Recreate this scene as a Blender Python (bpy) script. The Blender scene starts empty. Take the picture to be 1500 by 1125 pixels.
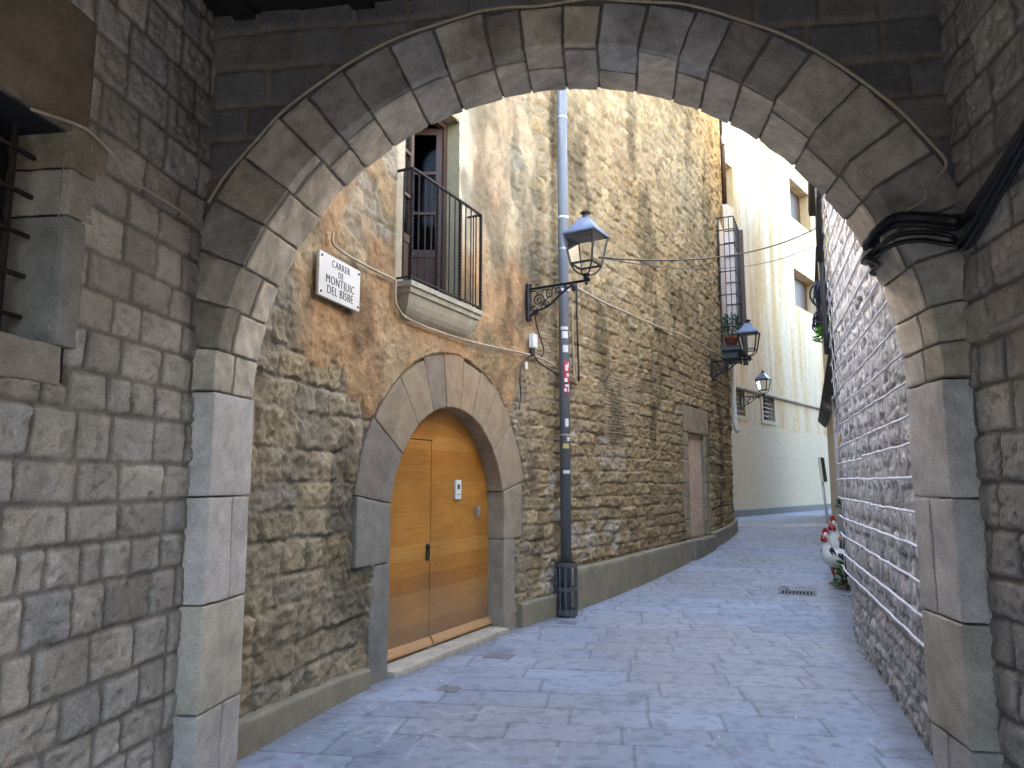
import bpy, math, random
import numpy as np
from mathutils import Vector, Matrix
R = math.radians
sc = bpy.context.scene
C = sc.collection
# ------------------------------------------------------------------ helpers
def tag(o, label=None, cat=None, group=None, kind=None):
    if label: o['label'] = label
    if cat: o['category'] = cat
    if group: o['group'] = group
    if kind: o['kind'] = kind
    return o
def thing(name, label, cat, loc=(0, 0, 0), rotz=0, group=None):
    o = bpy.data.objects.new(name, None); C.objects.link(o)
    o.empty_display_size = .1
    o.location = loc; o.rotation_euler = (0, 0, rotz)
    return tag(o, label, cat, group)
def base_of(p):
    while p is not None and p.parent is not None: p = p.parent
    return Vector(p.location) if p is not None else Vector((0, 0, 0))
def mk(name, V, F, mat, parent=None, col=None, smooth=True, local=False):
    """V (n,3) world coordinates, F list/array of faces -> one linked mesh object under parent"""
    V = np.asarray(V, dtype=np.float64).reshape(-1, 3)
    if parent is not None and not local: V = V - np.array(base_of(parent))
    me = bpy.data.meshes.new(name)
    if isinstance(F, np.ndarray):
        n, k = F.shape
        me.vertices.add(len(V)); me.vertices.foreach_set('co', V.astype(np.float32).ravel())
        me.loops.add(n*k); me.loops.foreach_set('vertex_index', F.astype(np.int32).ravel())
        me.polygons.add(n)
        me.polygons.foreach_set('loop_start', np.arange(0, n*k, k, dtype=np.int32))
        me.polygons.foreach_set('loop_total', np.full(n, k, dtype=np.int32))
        me.update(calc_edges=True); me.validate()
    else:
        me.from_pydata([tuple(v) for v in V], [], F); me.update()
    if col is not None and len(col) == len(me.vertices):
        a = me.color_attributes.new('Col', 'FLOAT_COLOR', 'POINT')
        c = np.ones((len(V), 4), dtype=np.float32); c[:, :3] = col
        a.data.foreach_set('color', c.ravel())
    me.polygons.foreach_set('use_smooth', np.full(len(me.polygons), smooth, dtype=bool))
    me.materials.append(mat)
    o = bpy.data.objects.new(name, me); C.objects.link(o)
    if parent is not None: o.parent = parent
    return o
class MB:
    """collects simple shapes into one mesh"""
    def __init__(s): s.V = []; s.F = []
    def add(s, V, F):
        n = len(s.V); s.V += [tuple(v) for v in V]; s.F += [tuple(i+n for i in f) for f in F]; return s
    def box(s, c, d, M=None, bev=0):
        c = Vector(c); x, y, z = [q/2 for q in d]
        if bev <= 0:
            P = [(i*x, j*y, k*z) for i in (-1, 1) for j in (-1, 1) for k in (-1, 1)]
            F = [(0, 1, 3, 2), (4, 6, 7, 5), (0, 4, 5, 1), (2, 3, 7, 6), (0, 2, 6, 4), (1, 5, 7, 3)]
        else:
            b = min(bev, x, y, z); P = []; F = []
            ix = {}
            for i in (-1, 1):
                for j in (-1, 1):
                    for k in (-1, 1):
                        for ax in range(3):
                            q = [i*(x-b), j*(y-b), k*(z-b)]; q[ax] += (i, j, k)[ax]*b
                            ix[(i, j, k, ax)] = len(P); P.append(tuple(q))
            for ax in range(3):
                u, w = [a for a in range(3) if a != ax]
                for sg in (-1, 1):
                    f = []
                    for (a, e) in ((-1, -1), (1, -1), (1, 1), (-1, 1)):
                        t = [0, 0, 0]; t[ax] = sg; t[u] = a; t[w] = e
                        f.append(ix[(t[0], t[1], t[2], ax)])
                    F.append(f)
                for a in (-1, 1):
                    for e in (-1, 1):
                        f = []
                        for sg in (-1, 1):
                            t = [0, 0, 0]; t[ax] = sg; t[u] = a; t[w] = e
                            f.append([ix[(t[0], t[1], t[2], u)], ix[(t[0], t[1], t[2], w)]])
                        F.append((f[0][0], f[0][1], f[1][1], f[1][0]))
            for i in (-1, 1):
                for j in (-1, 1):
                    for k in (-1, 1):
                        F.append([ix[(i, j, k, a)] for a in range(3)])
        M = M or Matrix.Identity(3)
        return s.add([c + M @ Vector(p) for p in P], F)
    def tube(s, pts, r, n=8, closed=False, cap=True):
        pts = [Vector(p) for p in pts]; m = len(pts)
        rr = r if isinstance(r, (list, tuple)) else [r]*m
        V = []; F = []; prev = None
        for i, p in enumerate(pts):
            if closed: t = pts[(i+1) % m]-pts[i-1]
            else: t = pts[min(i+1, m-1)]-pts[max(i-1, 0)]
            if t.length < 1e-9: t = Vector((0, 0, 1))
            t.normalize()
            if prev is None:
                a = Vector((0, 0, 1)) if abs(t.z) < .9 else Vector((1, 0, 0))
                u = t.cross(a).normalized()
            else:
                u = (prev - t*prev.dot(t))
                u = u.normalized() if u.length > 1e-6 else t.orthogonal().normalized()
            prev = u; w = t.cross(u)
            for k in range(n):
                an = 2*math.pi*k/n
                V.append(p+(u*math.cos(an)+w*math.sin(an))*rr[i])
        for i in range(m if closed else m-1):
            j = (i+1) % m
            for k in range(n):
                F.append((i*n+k, i*n+(k+1) % n, j*n+(k+1) % n, j*n+k))
        if cap and not closed:
            F.append(tuple(range(n))[::-1]); F.append(tuple((m-1)*n+k for k in range(n)))
        return s.add(V, F)
    def bar(s, a, b, w, h=None, tw=0, n=1):
        """square bar from a to b, optional twist in turns"""
        a = Vector(a); b = Vector(b); h = h or w; t = (b-a).normalized()
        u = t.cross(Vector((0, 0, 1)))
        u = u.normalized() if u.length > 1e-4 else Vector((1, 0, 0))
        v = t.cross(u); V = []; F = []
        for i in range(n+1):
            p = a+(b-a)*i/n; an = 2*math.pi*tw*i/n
            c, q = math.cos(an), math.sin(an)
            uu = u*c+v*q; vv = v*c-u*q
            for (e, f) in ((-1, -1), (1, -1), (1, 1), (-1, 1)): V.append(p+uu*e*w/2+vv*f*h/2)
        for i in range(n):
            for k in range(4): F.append((i*4+k, i*4+(k+1) % 4, i*4+4+(k+1) % 4, i*4+4+k))
        F += [(3, 2, 1, 0), tuple(n*4+k for k in range(4))]
        return s.add(V, F)
    def lathe(s, c, prof, n=24):
        c = Vector(c); V = []; F = []; m = len(prof)
        for (r, z) in prof:
            for k in range(n):
                a = 2*math.pi*k/n; V.append(c+Vector((r*math.cos(a), r*math.sin(a), z)))
        for i in range(m-1):
            for k in range(n): F.append((i*n+k, i*n+(k+1) % n, (i+1)*n+(k+1) % n, (i+1)*n+k))
        F.append(tuple(range(n))[::-1]); F.append(tuple((m-1)*n+k for k in range(n)))
        return s.add(V, F)
    def frustum(s, z0, a0, z1, a1, cap=True):
        V = [(x*a0/2, y*a0/2, z0) for x, y in ((-1, -1), (1, -1), (1, 1), (-1, 1))]+[(x*a1/2, y*a1/2, z1) for x, y in ((-1, -1), (1, -1), (1, 1), (-1, 1))]
        F = [(k, (k+1) % 4, 4+(k+1) % 4, 4+k) for k in range(4)]
        if cap: F += [(3, 2, 1, 0), (4, 5, 6, 7)]
        return s.add(V, F)
    def prism(s, poly, fn, d0, d1):
        """polygon [(a,b)] mapped by fn(a,b,depth), extruded between two depths"""
        n = len(poly)
        V = [fn(a, b, d0) for a, b in poly]+[fn(a, b, d1) for a, b in poly]
        F = [tuple(range(n)), tuple(range(2*n-1, n-1, -1))]+[(i, n+i, n+(i+1) % n, (i+1) % n) for i in range(n)]
        return s.add(V, F)
    def build(s, name, mat, parent=None, smooth=False, local=False):
        o = mk(name, s.V, s.F, mat, parent, None, smooth, local)
        return o
# ---- numpy noise
def h2(ix, iy, seed):
    h = (ix.astype(np.int64)*374761393 + iy.astype(np.int64)*668265263 + int(seed)*2246822519) & 0xffffffff
    h = ((h ^ (h >> 13))*1274126177) & 0xffffffff
    h = ((h ^ (h >> 15))*2654435761) & 0xffffffff
    return ((h ^ (h >> 16)) & 0xffffff)/16777215.0
def vn(x, y, seed=0):
    x = np.asarray(x, float); y = np.asarray(y, float)
    ix = np.floor(x); iy = np.floor(y); fx = x-ix; fy = y-iy
    fx = fx*fx*fx*(fx*(fx*6-15)+10); fy = fy*fy*fy*(fy*(fy*6-15)+10)
    a = h2(ix, iy, seed); b = h2(ix+1, iy, seed); c = h2(ix, iy+1, seed); d = h2(ix+1, iy+1, seed)
    return a+(b-a)*fx+(c-a)*fy+(a-b-c+d)*fx*fy
def fbm(x, y, seed=0, o=4):
    t = 0; A = .5; n = 0
    for k in range(o):
        c, s_ = math.cos(.6*k), math.sin(.6*k)
        t = t+A*vn((x*c-y*s_)*2**k, (x*s_+y*c)*2**k, seed+k*17); n += A; A *= .5
    return t/n            # 0..1
def sst(a, b, x):
    t = np.clip((x-a)/(b-a), 0, 1); return t*t*(3-2*t)
def pal(colors, r):
    c = np.array(colors, float); n = len(c)-1
    k = np.clip((r*n).astype(int), 0, n-1); f = (r*n-k)[..., None]
    return c[k]*(1-f)+c[k+1]*f
def masonry(S, Z, seed=1, ch=(.18, .24), sw=(.25, .42), joint=.010, bulge=.03, rough=.012, off=.01, warp=.015, rnd=.04, edge=.012, rf=9, z0=-1.0, wf=1.3, tilt=.03):
    rng = random.Random(seed)
    sh = S.shape; S = S.ravel(); Z = Z.ravel()
    Zw = Z+warp*2*(fbm(S*wf, Z*wf, seed, 3)-.5)+warp*.5*(vn(S*7, Z*7, seed+3)-.5)
    Sw = S+warp*1.6*(fbm(S*wf+31, Z*wf*1.5+7, seed+5, 3)-.5)+warp*.5*(vn(S*7, Z*7, seed+4)-.5)
    zb = [z0]
    while zb[-1] < Z.max()+.6: zb.append(zb[-1]+rng.uniform(*ch))
    zb = np.array(zb); row = np.clip(np.searchsorted(zb, Zw)-1, 0, len(zb)-2)
    lo = np.zeros_like(S); hi = np.ones_like(S); colid = np.zeros(len(S), int)
    s0, s1 = S.min()-1, S.max()+1
    order = np.argsort(row, kind='stable'); cuts = np.searchsorted(row[order], np.arange(len(zb)))
    for k in range(len(zb)-1):
        b = [s0-rng.random()*.4]
        while b[-1] < s1:
            b.append(b[-1]+rng.uniform(*sw)*(.6 if rng.random() < .15 else 1))
        ids = order[cuts[k]:cuts[k+1]]
        if len(ids) == 0: continue
        b = np.array(b); c = np.clip(np.searchsorted(b, Sw[ids])-1, 0, len(b)-2)
        lo[ids] = b[c]; hi[ids] = b[c+1]; colid[ids] = c
    dx = np.minimum(Sw-lo, hi-Sw); dz = np.minimum(Zw-zb[row], zb[row+1]-Zw)
    q = rnd
    d = q-np.hypot(np.clip(q-dx, 0, None), np.clip(q-dz, 0, None))
    d = d+edge*(fbm(S*22, Z*22, seed+9, 2)-.5)
    r1 = h2(row, colid, seed+11); r2 = h2(row, colid, seed+12); r3 = h2(row, colid, seed+13); r4 = h2(row, colid, seed+14)
    m = 1-sst(joint, joint+.012, d)
    prof = np.sin(np.clip((d-joint*.6)/(q-joint*.6), 0, 1)*math.pi/2)
    u = (Sw-lo)/(hi-lo)-.5; v = (Zw-zb[row])/(zb[row+1]-zb[row])-.5
    rg = fbm((S+r1*37)*rf, (Z+r2*53)*rf, seed+21, 4)-.5
    h = bulge*prof+prof*(off*2*(r3-.5)+tilt*(u*(r1-.5)+v*(r2-.5))+rough*2*rg)+.004*(fbm(S*30, Z*30, seed+2, 2)-.5)
    return [a.reshape(sh) for a in (h, m, r1, r2, r3, rg+.5)]
def grid_faces(ns, nz, mask=None):
    i = np.arange((ns-1)*(nz-1)); a = (i // (nz-1))*nz+i % (nz-1)
    F = np.stack([a, a+nz, a+nz+1, a+1], 1)
    if mask is not None: F = F[~mask.ravel()]
    return F
def cellmean(A): return .25*(A[:-1, :-1]+A[1:, :-1]+A[:-1, 1:]+A[1:, 1:])
def drop_unused(V, F, col=None):
    u = np.unique(F); mp = np.full(len(V), -1); mp[u] = np.arange(len(u))
    return V[u], mp[F], (col[u] if col is not None else None)
class Blocks:
    """rounded, slightly uneven stone blocks sharing one mesh"""
    def __init__(s): s.V = []; s.F = []; s.C = []; s.n = 0
    def add(s, fn, L, col, seed, seg=.022, rnd=.010, rough=.004, rf=14, var=.22):
        ax = []
        for l in L:
            r = min(rnd, l*.3); k = max(2, int(round((l-2*r)/seg))+1)
            ax.append(np.concatenate([[0, r*.35], np.linspace(r, l-r, k), [l-r*.35, l]]))
        L = np.array(L); r = np.minimum(rnd, L*.3).min()
        for a in range(3):
            u, w = [(1, 2), (2, 0), (0, 1)][a]
            for side in (0, 1):
                U, W = np.meshgrid(ax[u], ax[w], indexing='ij')
                P = np.zeros(U.shape+(3,)); P[..., u] = U; P[..., w] = W; P[..., a] = L[a]*side
                c = np.clip(P, r, L-r); d = P-c; n = np.linalg.norm(d, axis=-1, keepdims=True)
                d = d/np.maximum(n, 1e-9); sx = seed*3.17
                x, y, z = c[..., 0], c[..., 1], c[..., 2]
                ns = fbm(x*rf+z*rf*.73+sx, y*rf-z*rf*.61+sx*.7, 5, 4)-.5
                big = fbm(x*4+z*3.1+sx, y*4-z*2.3+sx, 8, 2)-.5
                P = c+d*(r+rough*2*ns+rough*1.5*big)[..., None]
                st = fbm(x*5+z*4+sx*2, y*5-z*4+sx, 11, 3)-.5
                sp = fbm(x*26+z*19+sx*2, y*26-z*21+sx, 13, 2)-.5
                cc = np.array(col)*(1+var*2*st+var*1.2*sp)[..., None]
                Wd = fn(P.reshape(-1, 3))
                f = grid_faces(len(ax[u]), len(ax[w]))
                if not side: f = f[:, ::-1]
                s.V.append(Wd); s.F.append(f+s.n); s.C.append(cc.reshape(-1, 3)); s.n += len(Wd)
        return s
    def build(s, name, mat, parent):
        return mk(name, np.concatenate(s.V), np.concatenate(s.F), mat, parent, np.clip(np.concatenate(s.C), .01, 1))
# ------------------------------------------------------------------ materials
class N:
    def __init__(s, name):
        s.m = bpy.data.materials.new(name); s.m.use_nodes = True
        s.t = s.m.node_tree; s.t.nodes.clear()
        s.out = s.t.nodes.new('ShaderNodeOutputMaterial'); s.b = s.t.nodes.new('ShaderNodeBsdfPrincipled')
        s.t.links.new(s.b.outputs[0], s.out.inputs[0])
    def n(s, typ, **k):
        o = s.t.nodes.new(typ)
        for a, v in k.items(): setattr(o, a, v)
        return o
    def l(s, a, b): s.t.links.new(a, b)
    def coord(s, scale=(1, 1, 1)):
        t = s.n('ShaderNodeTexCoord'); mp = s.n('ShaderNodeMapping'); mp.inputs['Scale'].default_value = scale
        s.l(t.outputs['Object'], mp.inputs[0]); return mp.outputs[0]
    def noise(s, scale, det=4, rough=.6, co=None):
        n = s.n('ShaderNodeTexNoise'); n.inputs['Scale'].default_value = scale; n.inputs['Detail'].default_value = det; n.inputs['Roughness'].default_value = rough
        s.l(co or s.coord(), n.inputs['Vector']); return n.outputs[0]
    def ramp(s, f, stops):
        r = s.n('ShaderNodeValToRGB'); e = r.color_ramp.elements
        while len(e) < len(stops): e.new(.5)
        for el, (p, c) in zip(e, stops):
            el.position = p; el.color = (c, c, c, 1) if not isinstance(c, tuple) else c+(1,)
        s.l(f, r.inputs[0]); return r.outputs[0]
    def mul(s, a, b, f=1, mode='MULTIPLY'):
        m = s.n('ShaderNodeMixRGB', blend_type=mode)
        if isinstance(f, (int, float)): m.inputs[0].default_value = f
        else: s.l(f, m.inputs[0])
        for q, i in ((a, 1), (b, 2)):
            if isinstance(q, tuple): m.inputs[i].default_value = q+(1,)
            else: s.l(q, m.inputs[i])
        return m.outputs[0]
    def bump(s, f, strength=.3, dist=.01, prev=None):
        b = s.n('ShaderNodeBump'); b.inputs['Strength'].default_value = strength; b.inputs['Distance'].default_value = dist
        s.l(f, b.inputs['Height'])
        if prev is not None: s.l(prev, b.inputs['Normal'])
        return b.outputs[0]
    def done(s, col, rough=.85, normal=None, metal=0, spec=.3):
        if isinstance(col, tuple): s.b.inputs['Base Color'].default_value = col+(1,)
        else: s.l(col, s.b.inputs['Base Color'])
        if isinstance(rough, (int, float)): s.b.inputs['Roughness'].default_value = rough
        else: s.l(rough, s.b.inputs['Roughness'])
        s.b.inputs['Metallic'].default_value = metal
        s.b.inputs['Specular IOR Level'].default_value = spec
        if normal is not None: s.l(normal, s.b.inputs['Normal'])
        return s.m
def stone_mat(name, amt=.35, fine=90, bump=.5, bd=.006, rough=.9, spec=.2):
    g = N(name); a = g.n('ShaderNodeAttribute', attribute_name='Col')
    n1 = g.noise(fine, 6, .7); n2 = g.noise(7, 5, .65); n3 = g.noise(260, 2, .5)
    c = g.mul(a.outputs[0], g.ramp(n1, [(.25, 1-amt), (.5, 1.0), (.78, 1+amt*.8)]))
    c = g.mul(c, g.ramp(n2, [(.3, 1-amt*.6), (.55, 1.0), (.75, 1+amt*.4)]))
    c = g.mul(c, g.ramp(n3, [(.3, .86), (.55, 1.0), (.8, 1.14)]))
    nb = g.bump(n1, bump, bd); nb = g.bump(n3, bump*.6, bd*.35, nb)
    return g.done(c, rough, nb, 0, spec)
def plain_mat(name, col, var=.2, scale=12, rough=.6, metal=0, bump=.15, spec=.4, stretch=(1, 1, 1), bd=.004):
    g = N(name); co = g.coord(stretch); n = g.noise(scale, 5, .65, co); n2 = g.noise(scale*9, 3, .6, co)
    c = g.mul(col, g.ramp(n, [(.25, 1-var), (.5, 1.0), (.8, 1+var)]))
    c = g.mul(c, g.ramp(n2, [(.3, 1-var*.5), (.55, 1.0), (.8, 1+var*.5)]))
    return g.done(c, rough, g.bump(n2, bump, bd), metal, spec)
STONE = stone_mat('passage_stone', .42, 100, .75, .007); DRESSED = stone_mat('dressed_stone', .38, 110, .55, .006)
RUBBLE = stone_mat('house_stone', .45, 70, .7, .010); RAGGED = stone_mat('ragged_stone', .4, 60, .8, .012)
PAVE = stone_mat('paving_stone', .13, 60, .22, .002, .55, .45)
CONC = plain_mat('cement_render', (.225, .195, .135), .25, 3, .9, bump=.5, bd=.006)
IRON = plain_mat('black_iron', (.016, .016, .018), .4, 20, .5, .3, spec=.5)
RUST = plain_mat('rusty_iron', (.026, .018, .015), .5, 25, .7, .1)
HOOD = plain_mat('lamp_hood_paint', (.08, .12, .20), .25, 10, .25, 0, .05, .9)
PIPE = plain_mat('grey_pipe_paint', (.15, .158, .168), .18, 5, .7, 0, .1, .15, (1, 1, .3))
ZINC = plain_mat('pale_zinc', (.55, .58, .62), .15, 6, .45, .2)
BLACKC = plain_mat('black_cable', (.012, .012, .014), .3, 20, .45, 0, .1, .5)
BEIGEC = plain_mat('beige_cable', (.40, .33, .23), .25, 14, .7)
MARBLE = plain_mat('white_marble', (.62, .60, .55), .10, 8, .45, 0, .05, .5)
LETTER = plain_mat('black_letter_paint', (.03, .03, .032), .3, 60, .7)
WHITEP = plain_mat('white_plastic', (.62, .62, .58), .08, 10, .45)
GREYM = plain_mat('grey_metal', (.35, .35, .34), .12, 20, .35, .5)
DARKP = plain_mat('dark_plastic', (.03, .03, .03), .2, 20, .5)
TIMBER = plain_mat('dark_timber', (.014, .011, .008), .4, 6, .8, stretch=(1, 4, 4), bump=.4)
SHUT = plain_mat('brown_woodwork', (.060, .030, .018), .3, 6, .5, stretch=(6, 6, 1), bump=.3)
TERRA = plain_mat('terracotta', (.30, .075, .035), .2, 14, .8)
REDP = plain_mat('red_paint', (.40, .025, .025), .25, 20, .45)
GREENP = plain_mat('green_sign_paint', (.012, .07, .052), .2, 20, .4)
WHITEB = plain_mat('white_enamel', (.70, .68, .63), .15, 14, .4, spec=.5)
OCHREP = plain_mat('ochre_paint', (.45, .22, .06), .25, 14, .5)
LEAF = plain_mat('green_leaf', (.045, .12, .030), .4, 14, .6)
LEAFB = plain_mat('bright_leaf', (.09, .26, .03), .3, 14, .5)
STEM = plain_mat('brown_stem', (.06, .035, .022), .4, 20, .8)
def glass_mat(name='lamp_glass'):
    g = N(name); tr = g.n('ShaderNodeBsdfTransparent'); gl = g.n('ShaderNodeBsdfGlossy'); mx = g.n('ShaderNodeMixShader')
    fr = g.n('ShaderNodeFresnel'); fr.inputs[0].default_value = 1.15
    gl.inputs['Roughness'].default_value = .08; tr.inputs[0].default_value = (.93, .94, .95, 1)
    g.l(fr.outputs[0], mx.inputs[0]); g.l(tr.outputs[0], mx.inputs[1]); g.l(gl.outputs[0], mx.inputs[2]); g.l(mx.outputs[0], g.out.inputs[0])
    return g.m
GLASS = glass_mat()
WGLASS = plain_mat('window_glass', (.02, .022, .024), .2, 3, .06, 0, .02, .9)
VOID = plain_mat('dark_room', (.012, .011, .010), .3, 3, .9)
def door_mat():
    g = N('oak_planks'); t = g.n('ShaderNodeTexCoord'); sp = g.n('ShaderNodeSeparateXYZ'); g.l(t.outputs['Object'], sp.inputs[0])
    k = g.n('ShaderNodeMath', operation='MULTIPLY'); k.inputs[1].default_value = 1/.148; g.l(sp.outputs[2], k.inputs[0])
    fl = g.n('ShaderNodeMath', operation='FLOOR'); g.l(k.outputs[0], fl.inputs[0])
    fr = g.n('ShaderNodeMath', operation='FRACT'); g.l(k.outputs[0], fr.inputs[0])
    wn = g.n('ShaderNodeTexWhiteNoise', noise_dimensions='1D'); g.l(fl.outputs[0], wn.inputs['W'])
    col = g.ramp(wn.outputs[0], [(0, (.31, .122, .016)), (.35, (.34, .14, .020)), (.7, (.37, .165, .028)), (1, (.41, .20, .044))])
    ad = g.n('ShaderNodeVectorMath', operation='ADD'); g.l(t.outputs['Object'], ad.inputs[0]); g.l(wn.outputs[1], ad.inputs[1])
    mp = g.n('ShaderNodeMapping'); mp.inputs['Scale'].default_value = (1.2, 1.2, 16); g.l(ad.outputs[0], mp.inputs[0])
    gr = g.noise(3, 8, .7, mp.outputs[0]); gr2 = g.noise(16, 5, .7, mp.outputs[0]); pt = g.noise(2.2, 3, .5)
    c = g.mul(col, g.ramp(gr, [(.25, .68), (.5, 1.0), (.75, 1.22)])); c = g.mul(c, g.ramp(gr2, [(.3, .85), (.6, 1.06)]))
    c = g.mul(c, g.ramp(pt, [(.3, .8), (.6, 1.1)]))
    jt = g.ramp(fr.outputs[0], [(0, .55), (.02, 1.0), (.985, 1.0), (1, .6)]); c = g.mul(c, jt)
    # weathered grey foot of the boards
    zz = g.n('ShaderNodeMath', operation='ADD'); g.l(sp.outputs[2], zz.inputs[0]); sc_ = g.n('ShaderNodeMath', operation='MULTIPLY'); sc_.inputs[1].default_value = .45; g.l(pt, sc_.inputs[0]); g.l(sc_.outputs[0], zz.inputs[1])
    w = g.ramp(zz.outputs[0], [(.3, .85), (1.15, 0.0)])
    c = g.mul(c, (.22, .145, .085), w, 'MIX')
    return g.done(c, .45, g.bump(gr2, .15, .002, g.bump(jt, .5, .004)), 0, .4)
OAK = door_mat()
OAKL = plain_mat('pale_oak_rail', (.42, .24, .11), .2, 5, .5, stretch=(2, 2, 14))
# ------------------------------------------------------------------ camera
F_PX = 1080.; PITCH = math.atan((708-562.5)/F_PX); EYE = 1.6
cam = bpy.data.objects.new('camera', bpy.data.cameras.new('camera')); C.objects.link(cam)
cam.data.sensor_width = 36; cam.data.lens = 36*F_PX/1500; cam.data.clip_end = 500; cam.data.clip_start = .05
cam.location = (0, 0, EYE); cam.rotation_euler = (math.pi/2+PITCH, 0, 0); sc.camera = cam
def ray(u, v):
    x = (u-750)/F_PX; y = -(v-562.5)/F_PX
    return x, math.cos(PITCH)-y*math.sin(PITCH), math.sin(PITCH)+y*math.cos(PITCH)
def at(u, v, Y):
    r = ray(u, v); t = Y/r[1]; return Vector((r[0]*t, Y, EYE+r[2]*t))
def ground_z(Y):
    return .5*sst(9.0, 19.5, np.asarray(Y, float))
# ------------------------------------------------------------------ frames
HX = (.9908, -.1351); HY = (.1351, .9908); MX, MY = .2135, 3.655     # passage frame: x across, y along, origin mid arch front
def PW(P):
    P = np.asarray(P, float)
    return np.stack([MX+P[..., 0]*HX[0]+P[..., 1]*HY[0], MY+P[..., 0]*HX[1]+P[..., 1]*HY[1], P[..., 2]], -1)
def pw(x, y, z): return Vector(PW((x, y, z)))
KP = [(-1.95, 3.5), (-1.85, 3.95), (-1.63, 4.67), (-1.18, 6.1), (0.02, 8.55), (.73, 9.65), (3.18, 13.7), (4.5, 16.1), (5.25, 17.8), (5.5, 18.8), (5.6, 19.8), (5.6, 21)]
def _crom(p, t):
    return [.5*(2*b+(c-a)*t+(2*a-5*b+4*c-d)*t*t+(3*b-a-3*c+d)*t**3) for a, b, c, d in zip(*p)]
_pp = []
for _i in range(1, len(KP)-2):
    for _k in range(40): _pp.append(_crom(KP[_i-1:_i+3], _k/40))
_pp.append(list(KP[-2])); _pp = np.array(_pp)
_ss = np.concatenate([[0], np.cumsum(np.hypot(*np.diff(_pp, axis=0).T))])
S_END = _ss[-1]
def path(s):
    s = np.asarray(s, float)
    x = np.interp(s, _ss, _pp[:, 0]); y = np.interp(s, _ss, _pp[:, 1])
    e = .25; x2 = np.interp(s+e, _ss, _pp[:, 0]); y2 = np.interp(s+e, _ss, _pp[:, 1]); x1 = np.interp(s-e, _ss, _pp[:, 0]); y1 = np.interp(s-e, _ss, _pp[:, 1])
    dx, dy = x2-x1, y2-y1; l = np.hypot(dx, dy); dx, dy = dx/l, dy/l
    return x, y, dx, dy          # normal towards the street: (dy,-dx)
def HW(s, z, d):
    x, y, dx, dy = path(s); return np.stack([x+dy*d, y-dx*d, np.asarray(z, float)+0*x], -1)
def hw(s, z, d=0): return Vector(HW(np.array(s), z, d))
def chord(s0, s1):
    """straight frame on the house wall between two stations"""
    a = hw(s0, 0); b = hw(s1, 0); t = (b-a).normalized(); n = Vector((t.y, -t.x, 0))
    return lambda s, z, d=0: a+t*(s-s0)*((b-a).length/(s1-s0))+n*d+Vector((0, 0, z))
def hit_line(a, t):
    """pixel -> (distance along, height) on a vertical plane through a with direction t"""
    def f(u, v):
        x, y, z = ray(u, v); det = t[0]*y-t[1]*x
        k = (a[1]*x-a[0]*y)/det; m = (a[0]+k*t[0])/x if abs(x) > abs(y) else (a[1]+k*t[1])/y
        return k, EYE+m*z
    return f
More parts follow.
